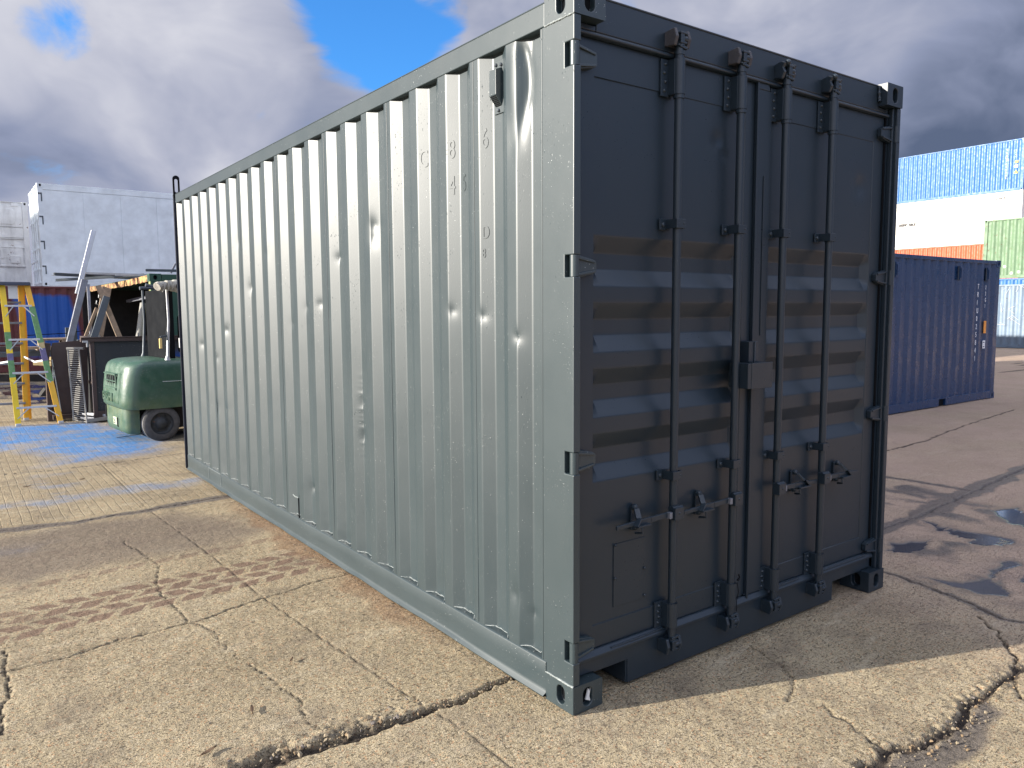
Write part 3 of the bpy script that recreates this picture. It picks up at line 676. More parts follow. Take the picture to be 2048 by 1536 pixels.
    bead((W-.17, .04, 2.80), (W-.17, .045, 2.885), 12, .010); mb.build('weld_bead', GREY_SHADE, root)
    mb = MB(); mb.prism([(.0, .0), (.014, .045), (.024, .03), (.03, .055), (.020, .01), (.026, -.012)], (.074, .006, .042), (1, 0, 0), (0, 0, 1), (0, .006, 0)); mb.build('paper_scrap', CARD, root, label='torn pale scrap stuck inside the near bottom casting')
    # header, sill
    mb = MB(); mb.box(.159, W-.162, .050, .12, 2.752, 2.888); mb.box(.06, .1585, .052, .12, 2.7525, 2.775); mb.box(W-.1615, W-.06, .052, .12, 2.7525, 2.775); mb.prism([(0, 0), (-.018, -.012), (-.018, -.022), (0, -.028)], (.062, .052, 2.752), (0, 1, 0), (0, 0, 1), (W-.125, 0, 0))
    mb.box(.159, W-.162, .046, .12, 2.882, 2.891); mb.build('door_header', GREY_SHADE, root, bevel=.004)
    mb = MB()
    zt = .215; mb.prism([(.04, .125), (.159, .125), (.159, .119), (.36, .119), (.36, .012), (1.98, .012), (1.98, .119), (W-.162, .119), (W-.162, .125), (W-.04, .125), (W-.04, .2195), (.04, .2195)], (0, .050, 0), (1, 0, 0), (0, 0, 1), (0, .07, 0))
    mb.prism([(0, 0), (-.014, 0), (-.014, .012), (0, .034)], (.06, .0495, .185), (0, 1, 0), (0, 0, 1), (W-.12, 0, 0))
    mb.box(.162, .36, .06, .25, .112, .1185); mb.box(1.98, W-.162, .06, .25, .112, .1185)
    mb.box(.352, .362, .055, .3, .012, .118)
    mb.build('door_sill', GREY_SHADE, root, bevel=.003)
    mb = MB(); mb.box(.12, W-.12, .3, .31, .01, .118); mb.build('pocket_back', BLACK, root)
    mb = MB(); mb.box(.055, W-.056, .17, 6.2, 2.80, 2.85); mb.build('roof', GREY, root)
    mb = MB(); mb.box(W-.05, W, .2, 6.2, .02, 2.87); mb.build('side_panel', GREY_SHADE, root)
    mb = MB(); mb.box(.1, W-.1, .2, 6.2, .13, .16); mb.build('floor', BLACK, root)
    mb = MB(); mb.box(.06, W-.06, 6.205, 6.23, .02, 2.86); mb.build('end_wall', GREY_SHADE, root)
    # far end: recessed post and upright flange, with the lifting eye
    mb = MB(); mb.box(.0, .12, 6.318, 6.33, .0, 2.875); mb.box(.105, .12, 6.20, 6.318, 0, 2.87); mb.box(-.003, .0, 6.322, 6.33, 0, 2.875)
    mb.build('end_flange', mat('shaded_end_paint', (.022, .028, .045), .5), root, bevel=.001)  # dark bluish tone stands for the shade on this end face
    mb = MB(); c = (.03, 6.31)
    out_ = [(.03*math.cos(t)+.0, .16+.03*math.sin(t)) for t in np.linspace(0, math.pi, 9)]
    ring = []; hole = []
    for t in np.linspace(0, 2*math.pi, 24, endpoint=False):
        cs, sn = math.cos(t), math.sin(t); ring.append((.034*cs, .085+.034*sn+(.085 if sn > 0 else -.085))); hole.append((.017*cs, .10+.017*sn+(.052 if sn > 0 else -.052)))
    vs = []
    for yy_ in (6.300, 6.312): vs += [(c[0]+a, yy_, 2.866+b) for a, b in ring]+[(c[0]+a, yy_, 2.866+b) for a, b in hole]
    n = 24; fs = []
    for k in range(n):
        k2 = (k+1) % n; fs += [(k, k2, n+k2, n+k), (2*n+k, 3*n+k, 3*n+k2, 2*n+k2), (k, 2*n+k, 2*n+k2, k2), (n+k, n+k2, 3*n+k2, 3*n+k)]
    mb.add(vs, fs); mb.build('lifting_eye', BLACK, root)
    # --- doors
    ZS = [.222, .224, .30, .3185, .3215, .60, .80, .935]
    zz = 1.963; br = []
    for i in range(4):
        br += [zz, zz-.068, zz-.136, zz-.204]; zz -= .273
    def cprof(z):
        for i in range(4):
            t = 1.963-.273*i
            if t-.204 <= z <= t: return min(1, (t-z)/.068, (z-(t-.204))/.068)*.036
        return 0
    for z in br: ZS += [z-.004, z, z+.004]
    ZS += [2.2, 2.4, 2.57, 2.5835, 2.5865, 2.70, 2.728]
    ZS += list(np.arange(.33, 2.56, .02)); ZS = sorted(set(np.round(ZS, 4)))
    for nm, xa, xb, xl, xr in (('left', .066, 1.196, .158, 1.118), ('right', 1.200, W-.072, 1.312, 2.262)):
        XSs = sorted(set(np.round([xa, xa+.004, xl-.0015, xl+.0015, xl+.035, xl+.04, xr-.04, xr-.035, xr-.0015, xr+.0015, xb-.004, xb]+list(np.arange(xl+.06, xr-.05, .02)), 4)))
        P = []
        for x in XSs:
            for z in ZS:
                y = .060
                inp = xl <= x <= xr and .320 < z < 2.585
                if inp: y += .004
                cz = 0
                for dz, wt in ((-.003, .25), (0, .5), (.003, .25)): cz += wt*cprof(z+dz)
                # the ends of each valley close with a bevel
                lim = max(0, min(1, (xr-.002-x)/.042, (x-xl)/.012))*.036
                y += min(cz, lim) if inp else 0
                # plate bulge and a few knocks
                y += .0022*math.sin(x*3.1+z*1.7)*math.sin(z*1.9+x) if inp else 0
                for (dx, dz, r, dd) in ((.92, 2.43, .035, .010), (2.14, 2.33, .05, .010), (.97, 2.37, .02, .008), (1.9, .55, .12, .004), (.8, 1.2, .1, .003)):
                    y += dd*math.exp(-((x-dx)**2+(z-dz)**2)/(r*r))
                P.append((x, y, z))
        mb = MB(); mb.grid(P, len(XSs), len(ZS), False)
        mb.box(xa, xb, .110, .118, .222, 2.728); mb.box(xa, xa+.006, .0602, .112, .222, 2.728); mb.box(xb-.006, xb, .0602, .112, .222, 2.728)
        d = mb.build('door', GREY_SHADE, root, label=nm+' cargo door leaf with four wide pressed grooves')
        for p_ in d.data.polygons: p_.use_smooth = True
        d.data.set_sharp_from_angle(angle=R(24))
        # rubber gasket
        mb = MB(); mb.box(xa-.005, xa+.004, .050, .0592, .224, 2.726) if nm == 'left' else mb.box(xb-.004, xb+.006, .050, .0592, .224, 2.726); mb.build('gasket', BLACK, d)
        if nm == 'left':
            mb = MB(); mb.box(.283, .476, .0618, .0645, .372, .652); mb.build('data_plate', GREY_SHADE, d, bevel=.001, label='painted-over flat plate low on the left door')
            for x, z in ((.290, .647), (.470, .51), (.290, .50), (.472, .385)):
                mb = MB(); mb.lathe((x, .058, z), (0, -1, 0), [(.0, .005), (.005, .004), (.0065, .0)], 10); mb.build('rivet', GREY_SHADE, d)
        # hinges
        for a, b in slots:
            s = 1 if nm == 'left' else -1; X = (lambda v: v) if s > 0 else (lambda v: W-v)
            mb = MB()
            poly = [(.030, 0), (.060, 0), (.130, .014), (.148, .026), (.148, b-a-.026), (.130, b-a-.014), (.060, b-a), (.030, b-a)]
            if s > 0: mb.prism(poly, (0, .032, a), (1, 0, 0), (0, 0, 1), (0, .026, 0))
            else: mb.prism([(W-u_, v_) for u_, v_ in poly][::-1], (0, .032, a), (1, 0, 0), (0, 0, 1), (0, .026, 0))
            for zz_ in (a+.008, b-.008): mb.bar((X(.034), .028, zz_), (X(.138), .033, zz_+(.016 if zz_ < (a+b)/2 else -.016)), .014, .010)
            mb.tube([(X(.019), .018, a+.001), (X(.019), .018, b-.001)], .0185, 18)
            mb.bar((X(.019), .030, (a+b)/2), (X(.07), .046, (a+b)/2), .014, b-a-.004)
            mb.build('hinge', GREY_SHADE if s < 0 else GREY, d, bevel=.002)
    # centre overlap strip of the right door
    mb = MB(); mb.box(1.186, 1.302, .046, .0585, .224, 2.700); mb.box(1.184, 1.196, .040, .0585, .205, 2.735); mb.prism([(0, 0), (.10, 0), (.09, .03), (0, .045)], (1.186, .044, 2.700), (1, 0, 0), (0, 0, 1), (0, .014, 0))
    mb.box(1.245, 1.251, .0405, .046, 1.53, 2.30)
    mb.build('centre_strip', GREY_SHADE, root, bevel=.003)
    for pts_ in ([(1.17, .052, .23), (1.195, .05, .226), (1.22, .052, .231), (1.25, .05, .228)], [(.25, .04, .207), (.42, .036, .210), (.62, .04, .212)], [(1.40, .038, .214), (1.62, .034, .22)], [(1.80, .038, .212), (2.10, .034, .216), (2.3, .036, .214)]):
        mb = MB(); mb.tube(pts_, .004, 6); mb.build('weld_bead', GREY_SHADE, root)
    mb = MB(); mb.tube([(2.392, .03, .24+i*.03) for i in range(9)], .006, 6, radii=[random.uniform(.002, .009) for _ in range(9)])
    mb.build('weld_bead', GREY_SHADE, root)
    # lock box
    mb = MB(); mb.box(1.035, 1.060, -.05, .058, 1.285, 1.405); mb.box(1.060, 1.222, -.052, -.046, 1.283, 1.407); mb.box(1.060, 1.218, -.046, .058, 1.397, 1.405); mb.box(1.212, 1.218, -.046, .058, 1.285, 1.397); mb.box(1.105, 1.175, .000, .058, 1.406, 1.505); mb.tube([(1.145, -.003, 1.408), (1.145, -.003, 1.503)], .004, 6)
    mb.build('lock_box', GREY_SHADE, root, bevel=.002)
    mb = MB(); mb.box(1.07, 1.205, -.04, .05, 1.30, 1.385); mb.build('lock_box_inside', BLACK, root)
    # locking rods
    for i, (x, s) in enumerate(((.600, -1), (1.020, -1), (1.368, 1), (1.770, 1))):
        y = .012; mb = MB(); mb.tube([(x, y, .165), (x, y, 2.78)], .0185, 20)
        mb.tube([(x, y, 2.735), (x, y, 2.745), (x, y, 2.750)], .022, 16); mb.tube([(x, y, 2.555), (x, y, 2.572)], .0235, 16)
        rod = mb.build('locking_rod', GREY_SHADE, root, label=('outer' if i in (0, 3) else 'inner')+' locking rod of the '+('left' if i < 2 else 'right')+' door')
        for top in (1, 0):
            zc = 2.800 if top else .140; sg = 1 if top else -1
            mb = MB(); mb.box(x-.052, x+.046, .040, .049, zc-.028, zc+.028)
            # cam keeper: two lugs on the frame with a gap
            if i < 2 or not top:
                for dx in (-.042, .036): mb.prism([(-.008, -.03), (.050, -.036), (.062, 0), (.050, .036), (-.008, .03)], (x+dx-.009, .046, zc), (0, -1, 0), (0, 0, 1), (.018, 0, 0))
            else:
                for dx in (-.044, .034): mb.prism([(-.008, -.034), (.040, -.042), (.055, -.012), (.045, .012), (.058, .03), (.034, .040), (-.008, .03)], (x+dx-.008, .046, zc), (0, -1, 0), (0, 0, 1), (.018, 0, 0))
                mb.lathe((x-.028, -.012, zc+.034), (0, -1, .4), [(.0, .012), (.011, .009), (.015, 0), (.012, -.012)], 12)
            mb.build('cam_keeper', RUSTY if (i < 2 and top) else GREY_SHADE, rod, bevel=.004)
            mb = MB(); mb.tube([(x, y, zc-.03*sg), (x, y, zc-.015*sg)], .024, 14); mb.box(x-.020, x+.020, y-.026, y+.016, zc-.024, zc-.014); mb.box(x-.022, x+.022, y-.028, y+.014, zc+.014, zc+.024); mb.box(x-.018, x+.006, y-.026, y-.008, zc-.02, zc+.02)
            mb.lathe((x+.016, y-.012, zc), (1, 0, 0), [(.004, .020), (.013, .016), (.015, 0), (.012, -.01)], 12)
            mb.bar((x-.016, y-.014, zc-.032*sg), (x+.026, y-.018, zc-.04*sg), .014, .012)
            mb.build('cam_head', GREY_SHADE, rod, bevel=.003)
        # long bracket top and bottom, short straps between
        for za, zb in ((2.572, 2.718), (.222, .335)):
            mb = MB(); mb.box(x-.070, x-.014, .050, .058, za-.006, zb+.002)
            mb.add([(x-.072, .050, za+.02), (x-.066, .050, za)], [])
            P = []
            for t in np.linspace(-math.pi, .15, 12): P += [(x+.026*math.cos(t), y+.002+.028*math.sin(t)*(1 if True else 1), za), (x+.026*math.cos(t), y+.002+.028*math.sin(t), zb)]
            mb.grid(P, 12, 2, True, True); mb.box(x-.028, x-.022, y, .052, za, zb); mb.box(x+.020, x+.026, y, .052, za, zb)
            for zz_ in (zb, za): mb.box(x-.022, x+.020, y-.018, .05, zz_-.003, zz_)
            g = mb.build('rod_bracket', GREY_SHADE, rod, bevel=.0012)
            for k in range(4):
                mb = MB(); mb.lathe((x-.050+(k % 2)*.006, .050, za+.018+k*(zb-za-.036)/3), (0, -1, 0), [(.0, .007), (.0065, .005), (.008, 0)], 10); mb.build('bolt', GREY_SHADE, rod)
        for zc in (2.030, .925):
            mb = MB(); mb.box(x-.066, x-.018, .051, .0585, zc-.026, zc+.022); mb.box(x-.028, x+.024, y-.026, y-.021, zc-.021, zc+.019); mb.box(x-.030, x-.025, y-.026, .052, zc-.021, zc+.019); mb.box(x+.022, x+.027, y-.026, .052, zc-.021, zc+.019)
            mb.lathe((x-.046, .051, zc-.004), (0, -1, 0), [(.0, .009), (.009, .007), (.011, 0)], 10); mb.lathe((x+.016, y-.026, zc), (0, -1, 0), [(.0, .003), (.004, .002), (.005, 0)], 8)
            mb.build('rod_strap', GREY_SHADE, rod, bevel=.002)
        # handle with its hub and catch
        hz = .757; mb = MB(); hx = x
        mb.box(hx-.028, hx+.028, y-.040, y+.004, hz-.032, hz+.026); mb.tube([(hx+s*.030, y-.022, hz+.022), (hx-s*.030, y-.022, hz+.022)], .010, 8); mb.lathe((hx, y-.040, hz), (0, -1, 0), [(.0, .004), (.005, .003), (.007, 0)], 8)
        mb.build('handle_hub', GREY_SHADE, rod, bevel=.003)
        mb = MB(); mb.box(min(hx+s*.034, hx+s*.052), max(hx+s*.034, hx+s*.052), y-.030, y-.004, hz-.022, hz+.008); mb.build('handle_clip', STEEL, rod, bevel=.003)
        mb = MB(); pth = [(hx+s*.03, y-.010, hz-.004), (hx+s*.15, y-.008, hz-.010), (hx+s*.22, y-.006, hz-.014), (hx+s*.245, y-.006, hz-.010), (hx+s*.355, y-.004, hz-.016)]
        for a, b, hh in zip(pth[:-1], pth[1:], (.026, .030, .022, .020)): mb.bar(a, b, .011, hh)
        mb.build('handle', GREY_SHADE, rod, bevel=.003)
        cx = hx+s*.215; mb = MB(); mb.prism([(-.022, -.055), (.004, -.062), (.014, -.03), (.014, .045), (.004, .058), (-.02, .05)], (cx-s*.012, .050, hz), (1, 0, 0), (0, 0, 1), (0, .008, 0))
        mb.lathe((cx-s*.006, .050, hz+.046), (0, -1, 0), [(.0, .020), (.010, .018), (.014, .010), (.015, 0)], 12)
        mb.lathe((cx-s*.010, .050, hz-.046), (0, -1, 0), [(.0, .018), (.009, .016), (.012, .010), (.013, 0)], 12)
        mb.bar((cx-s*.006, .040, hz+.044), (cx-s*.002, .028, hz+.036), .022, .010); mb.bar((cx-s*.002, .030, hz+.040), (cx+s*.014, .000, hz+.006), .024, .012); mb.bar((cx+s*.012, -.004, hz+.010), (cx+s*.040, -.010, hz-.022), .024, .008); mb.bar((cx+s*.040, -.010, hz-.022), (cx-s*.045, -.004, hz-.024), .030, .008)
        mb.tube([(cx-s*.010, .045, hz-.035), (cx-s*.016, .008, hz-.034), (cx-s*.014, .004, hz-.062), (cx-s*.006, .04, hz-.068)], .006, 8)
        mb.build('handle_catch', GREY_SHADE, rod, bevel=.002)
    # sealing wire hanging by the second rod
    mb = MB(); mb.tube([(1.046, -.006, .335), (1.050, -.012, .29), (1.044, -.006, .24), (1.047, -.004, .19)], .0022, 6); mb.tube([(1.046, -.008, .345), (1.054, -.014, .362), (1.050, -.01, .375)], .007, 6, radii=[.006, .003, .005]); mb.build('sealing_wire', BLACK, root)
    # --- vent on the recess beside the near post
    mb = MB(); yv = .535; x0 = .034
    mb.box(x0-.004, x0+.002, yv-.037, yv+.035, 2.520, 2.745)
    v = mb.build('air_vent', GREY, root, bevel=.001)
    mb = MB(); yA, yB = yv-.024, yv+.026
    mb.prism([(0, 2.712), (-.036, 2.698), (-.036, 2.592), (0, 2.548)], (x0-.002, yA, 0), (1, 0, 0), (0, 0, 1), (0, yB-yA, 0)); mb.build('vent_hood', GREY, v, bevel=.002)
    for k in range(7):
        t = (k+.7)/7.6; px_, pz_ = x0-.038+.036*t, 2.592-.044*t; mb = MB(); mb.box(px_-.0022, px_+.001, yA+.005, yB-.005, pz_-.0016, pz_+.0010); mb.build('vent_slot', BLACK, v)
    for yy_, zz_ in ((yv-.020, 2.722), (yv+.018, 2.728), (yv, 2.533)):
        mb = MB(); mb.lathe((x0-.004, yy_, zz_), (-1, 0, 0), [(.0, .010), (.007, .008), (.0085, 0)], 10); mb.build('vent_bolt', DSTEEL, v)
    # painted-over numbers still standing proud on the slopes
    def ghost(ch, k, z, size, frac=.5):
        P_ = e[k]-e[k-1] if k else .278; y1 = e[k]; y0 = e[k]-.24*P_
        n_ = Vector((0.0, y1-y0, 0)); a = Vector((.0, y1, z)); b = Vector((.036, y0, z)); u = (b-a).normalized()
        text_mesh('raised_number', ch, size, GREY, root, a+u*.012+u.cross(Vector((0, 0, 1)))*(.0012), u, (0, 0, 1), depth=.0006, sx=.62)
    ghost('6', 1, 2.385, .125); ghost('8', 2, 2.385, .125); ghost('C', 3, 2.385, .125); ghost('4', 2, 2.215, .125)
    ghost('D', 1, 1.985, .085); ghost('8', 1, 1.90, .06)
    o_ = e[0]+.272; text_mesh('raised_number', '5', .11, GREY, root, (.0350, .845, 2.225), (0, -1, 0), (0, 0, 1), depth=.001, sx=.6)
    return root

# ================================================================== OTHER CONTAINERS
def corr_sheet(mb, o, u, n, L, z0, z1, pitch=.278, dep=.036, ph=0.0):
    """corrugated sheet along u from o, outward normal n; low vertex count"""
    o = Vector(o); u = Vector(u); n = Vector(n); s = -ph; P = []; prof = []
    while s < L:
        for f, d in ((0, 0), (.26, 0), (.50, 1), (.76, 1)):
            q = s+f*pitch
            if 0 <= q <= L: prof.append((q, d*dep))
        s += pitch
    if prof[0][0] > .001: prof.insert(0, (0, prof[0][1]))
    if prof[-1][0] < L-.001: prof.append((L, prof[-1][1]))
    for q, d in prof:
        for z in (z0, z1):
            p = o+u*q-n*d; P.append((p.x, p.y, z))
    nrm = u.cross(Vector((0, 0, 1)))
    mb.grid(P, len(prof), 2, False, flip=nrm.dot(n) < 0)
def container(name, label, x0, y0, z0, dx, dy, h, m, faces, kind='corr', group=None, mats=None, castm=None, ph=.05):
    """axis-aligned container: faces = which long or short sides are modelled ('-x', '-y'); the other sides are plain plates"""
    root = thing(name, label, 'shipping container', (x0+dx/2, y0+dy/2, z0), group)
    x1, y1, z1 = x0+dx, y0+dy, z0+h; cm = castm or m
    mb = MB(); mb.box(x0+.045, x1-.045, y0+.045, y1-.045, z0+.13, z1-.03); mb.build('inner_wall', m, root)
    mb = MB(); mb.box(x0+.02, x1-.02, y0+.02, y1-.02, z1-.028, z1-.012); mb.build('roof', m, root)
    for fx in faces:
        if fx == '-y': o, u, n, L = (x0+.15, y0+.006, 0), (1, 0, 0), (0, -1, 0), dx-.3
        elif fx == '-x': o, u, n, L = (x0+.006, y0+.15, 0), (0, 1, 0), (-1, 0, 0), dy-.3
        mb = MB()
        if kind == 'corr': corr_sheet(mb, o, u, n, L, z0+.14, z1-.07, ph=ph)
        else:
            nv = Vector(n); uu = Vector(u); k = int(L/1.0)
            for i in range(k+1):
                a = Vector(o)+uu*(L*i/(k+1)+.004); b = Vector(o)+uu*(L*(i+1)/(k+1)-.004)
                a2 = a+nv*.0; b2 = b-nv*.02
                mb.box(min(a2.x, b2.x), max(a2.x, b2.x), min(a2.y, b2.y), max(a2.y, b2.y), z0+.15, z1-.19)
            bk = Vector(o)-nv*.012; e_ = bk+uu*L; mb.box(min(bk.x, e_.x)-abs(n[0])*.0, max(bk.x, e_.x)+abs(n[0])*.02, min(bk.y, e_.y), max(bk.y, e_.y)+abs(n[1])*.02, z0+.15, z1-.15)
        mb.build('side_panel', m, root)
        top = .07 if kind == 'corr' else .18
        if fx == '-y':
            mb = MB(); mb.box(x0+.14, x1-.14, y0-.001, y0+.05, z1-top, z1-.01); mb.build('top_rail', cm, root, bevel=.005)
            mb = MB()
            pk = [(dx*.33-.12, dx*.33+.12), (dx*.67-.12, dx*.67+.12)] if dx < 7 else []
            s = x0+.14
            for a, b in pk: mb.box(s, x0+a, y0-.001, y0+.05, z0+.01, z0+.145); mb.box(x0+a, x0+b, y0-.001, y0+.05, z0+.125, z0+.145); s = x0+b
            mb.box(s, x1-.14, y0-.001, y0+.05, z0+.01, z0+.145); mb.build('bottom_rail', cm, root, bevel=.004)
            if pk:
                mb = MB()
                for a, b in pk: mb.box(x0+a, x0+b, y0+.04, y0+.044, z0+.01, z0+.125)
                mb.build('fork_pocket', BLACK, root)
        else:
            mb = MB(); mb.box(x0-.001, x0+.05, y0+.14, y1-.14, z1-top, z1-.01); mb.build('top_rail', cm, root, bevel=.005)
            mb = MB(); mb.box(x0-.001, x0+.05, y0+.14, y1-.14, z0+.01, z0+.145); mb.build('bottom_rail', cm, root, bevel=.004)
    for cx in (x0, x1-.16):
        for cy in (y0, y1-.16):
            vis = (cx == x0) or (cy == y0)
            if not vis: continue
            mb = MB(); mb.box(cx+.003, cx+.157, cy+.003, cy+.157, z0+.118, z1-.118); mb.build('corner_post', cm, root, bevel=.008)
            for zc in (z0, z1-.118):
                mb = MB(); X0, X1, Y0, Y1 = cx-.003, cx+.163, cy-.003, cy+.163
                mb.holed((X0, Y0, zc), (1, 0, 0), (0, 0, 1), .166, .118, .03, .038, .03, backmat=1, n=16)
                mb.holed((X0, Y1, zc), (0, -1, 0), (0, 0, 1), .166, .118, .03, .038, .03, backmat=1, n=16)
                mb.add([(X1, Y0, zc), (X1, Y1, zc), (X1, Y1, zc+.118), (X1, Y0, zc+.118)], [(0, 1, 2, 3)]); mb.add([(X0, Y1, zc), (X1, Y1, zc), (X1, Y1, zc+.118), (X0, Y1, zc+.118)], [(3, 2, 1, 0)])
                for zq, fl in ((zc, 1), (zc+.118, 0)): mb.add([(X0, Y0, zq), (X1, Y0, zq), (X1, Y1, zq), (X0, Y1, zq)], [(3, 2, 1, 0) if fl else (0, 1, 2, 3)])
                mb.build('corner_casting', [cm, BLACK], root)
    return root
def end_doors(root, x0, y0, z0, dy, h, m):
    """cargo doors on the -x end"""
    z1 = z0+h
    for k in range(2):
        ya, yb = y0+.10+k*(dy-.2)/2, y0+.10+(k+1)*(dy-.2)/2-.01
        mb = MB(); mb.box(x0+.02, x0+.045, ya, yb, z0+.17, z1-.14)
        for i in range(3): mb.box(x0+.008, x0+.02, ya+.06+i*(yb-ya-.1)/3, ya+.02+(i+1)*(yb-ya-.1)/3, z0+.22, z1-.2)
        d = mb.build('door', m, root, bevel=.004)
        for q in (.28, .74):
            y = ya+(yb-ya)*q; mb = MB(); mb.tube([(x0-.02, y, z0+.10), (x0-.02, y, z1-.06)], .02, 8)
            for zz in (z0+.12, z0+.5, z0+1.1, z0+1.9, z1-.4, z1-.10): mb.box(x0-.05, x0+.02, y-.05, y+.05, zz-.03, zz+.03)
            mb.bar((x0-.045, y, z0+.75), (x0-.055, y+.35, z0+.72), .02, .04); mb.build('locking_rod', m, root, bevel=.003)
        for zz in (z0+.35, z0+1.05, z0+1.75, z1-.5):
            y = ya if k == 0 else yb; mb = MB(); mb.box(x0-.008, x0+.02, y-.08, y+.08, zz-.05, zz+.05); mb.build('hinge', m, d)
    mb = MB(); mb.box(x0+.003, x0+.05, y0+.16, y0+dy-.16, z0+.01, z0+.16); mb.box(x0+.003, x0+.05, y0+.16, y0+dy-.16, z1-.13, z1-.01); mb.build('end_frame', m, root, bevel=.004)

def make_stacks():
    # left: white reefer on maroon container
    r = container('shipping_container', 'maroon container with a bright blue sprayed patch on its side, under the white one', -7.895, 23.5, 0, 12.19, 2.438, 2.44, MAROONS, ['-y'], castm=MAROON)
    container('shipping_container', 'second maroon container carrying the far half of the white one, behind the workshop', 4.4, 23.5, 0, 8.1, 2.438, 2.44, MAROON, ['-y'])
    w = container('shipping_container', 'clean white smooth-sided container stacked on the maroon one, sunlit only at its top corner', .33, 23.5, 2.44, 12.19, 2.438, 2.9, WHITE, ['-y'], kind='flat')
    end_doors(w, .33, 23.5, 2.44, 2.438, 2.9, WHITE)
    for zz in (2.9, 3.6, 4.3, 4.95):
        mb = MB(); mb.prism([(0, -.12), (.10, -.12), (.10, .12), (.07, .12), (.07, -.08), (0, -.08)][::-1], (.345, 23.496, zz), (1, 0, 0), (0, 0, -1), (0, .01, 0)); mb.build('hinge_slot', DSTEEL, w)
    # machinery end further left, standing on another maroon one
    x1 = .36; x0 = x1-2.44; y0 = 27.0
    for nm, z0, h, m, lab in (('shipping_container', 0, 2.44, MAROON, 'plain maroon container behind the stepladder, below the refrigerated one'), ('refrigerated_container', 2.44, 2.75, WHITE2, 'grubby white refrigerated container with its machinery end facing the yard')):
        c = container(nm, lab, x0, y0, z0, 2.44, 12.19, h, m, [])
        if z0 == 0:
            mb = MB(); corr_sheet(mb, (x0+.15, y0+.006, 0), (1, 0, 0), (0, -1, 0), 2.14, .14, 2.35); mb.build('end_panel', m, c); continue
        zb = z0
        mb = MB(); mb.box(x0+.16, x1-.16, y0+.01, y0+.05, zb+1.95, zb+2.63); mb.build('upper_panel', m, c, bevel=.01)
        P = MB(); P.prism([(.0, .06), (.06, 0), (1.60, 0), (1.66, .06), (1.66, .42), (1.60, .48), (.06, .48), (0, .42)], (x0+.4, y0-.004, zb+2.03), (1, 0, 0), (0, 0, 1), (0, .02, 0)); P.build('access_hatch', m, c, bevel=.006)
        mb = MB(); mb.box(x0+.16, x1-.16, y0+.004, y0+.05, zb+1.62, zb+1.92); mb.box(x0+.16, x1-.16, y0-.002, y0+.03, zb+1.575, zb+1.60); mb.box(x0+.16, x1-.16, y0-.002, y0+.03, zb+1.30, zb+1.33); mb.build('fan_panel', m, c, bevel=.006)
        mb = MB(); mb.box(x0+.2, x1-.2, y0+.008, y0+.06, zb+.75, zb+1.30); mb.build('control_panel', m, c, bevel=.006)
        mb = MB(); mb.box(x1-1.3, x1-.86, y0-.05, y0+.01, zb+.80, zb+1.28); mb.build('control_box', m, c, bevel=.01)
        mb = MB(); mb.box(x1-1.28, x1-.9, y0-.054, y0-.049, zb+1.07, zb+1.24); mb.build('control_window', mat('grey_control_window', (.10, .11, .10), .3), c)
        mb = MB(); mb.box(x1-.55, x1-.3, y0-.02, y0+.01, zb+.82, zb+1.05); mb.box(x1-.80, x1-.74, y0-.03, y0+.01, zb+.95, zb+1.25); mb.build('switch_panel', m, c, bevel=.005)
        mb = MB(); mb.box(x0+.2, x1-.2, y0+.15, y0+.2, zb+.14, zb+.72); mb.build('compressor_bay', INNER, c)
        mb = MB(); mb.lathe((x1-1.25, y0+.14, zb+.38), (0, -1, 0), [(0, .14), (.14, .13), (.2, .06), (.2, -.02)], 16); mb.tube([(x1-1.5, y0+.05, zb+.6), (x1-1.1, y0+.03, zb+.5), (x1-.8, y0+.06, zb+.3)], .03, 8); mb.build('compressor', DSTEEL, c)
        mb = MB(); mb.box(x1-.9, x1-.72, y0+.02, y0+.13, zb+.18, zb+.62); mb.box(x1-.68, x1-.22, y0+.04, y0+.06, zb+.16, zb+.70); mb.build('condenser_cover', WHITE2, c, bevel=.01)
        mb = MB(); mb.box(x0+.16, x1-.16, y0-.0, y0+.05, zb+.01, zb+.15); mb.box(x0+.16, x1-.16, y0-.0, y0+.05, zb+.70, zb+.76); mb.build('end_frame', m, c, bevel=.006)
        mb = MB()
        for q in (.35, .95): mb.box(x1-q-.10, x1-q+.10, y0-.004, y0+.03, zb+2.60, zb+2.70)
        mb.build('lifting_lug', m, c, bevel=.005)
        mb = MB(); mb.box(x1-.95, x1-.80, y0-.002, y0+.002, zb+1.66, zb+1.78); mb.build('notice', WHITE, c)
    # right: navy container beside ours
    n = container('shipping_container', 'navy blue corrugated container with small side vents, standing alone right of the grey one', 7.44, 3.8, 0, 6.058, 2.438, 2.5, NAVY, ['-y', '-x'], ph=.10)
    for k, x in enumerate((9.78, 11.90, 12.96)):
        mb = MB(); mb.box(x, x+.075, 3.785, 3.83, 2.13, 2.36); mb.box(x+.012, x+.063, 3.770, 3.786, 2.16, 2.33); mb.build('air_vent', [NAVY], n, bevel=.004)
        mb = MB(); mb.box(x-.028, x-.004, 3.804, 3.81, 2.13, 2.36); mb.build('vent_edge', DSTEEL, n)
    # its code letters, painted downwards
    txt = 'T R I U 0 2 5 8 4 1'.split()
    for i, ch in enumerate(txt): text_mesh('code_letter', ch, .13, LEMONW, n, (12.62, 3.803, 1.98-i*.14), (1, 0, 0), (0, 0, 1), depth=.0015, sx=.7)
    for i, ch in enumerate('22G1'): text_mesh('code_letter', ch, .10, LEMONW, n, (12.93, 3.803, 1.98-i*.11), (1, 0, 0), (0, 0, 1), depth=.0015, sx=.6)
    mb = MB(); mb.box(12.93, 13.02, 3.796, 3.803, 1.20, 1.42); mb.build('orange_label', ORLET, n)
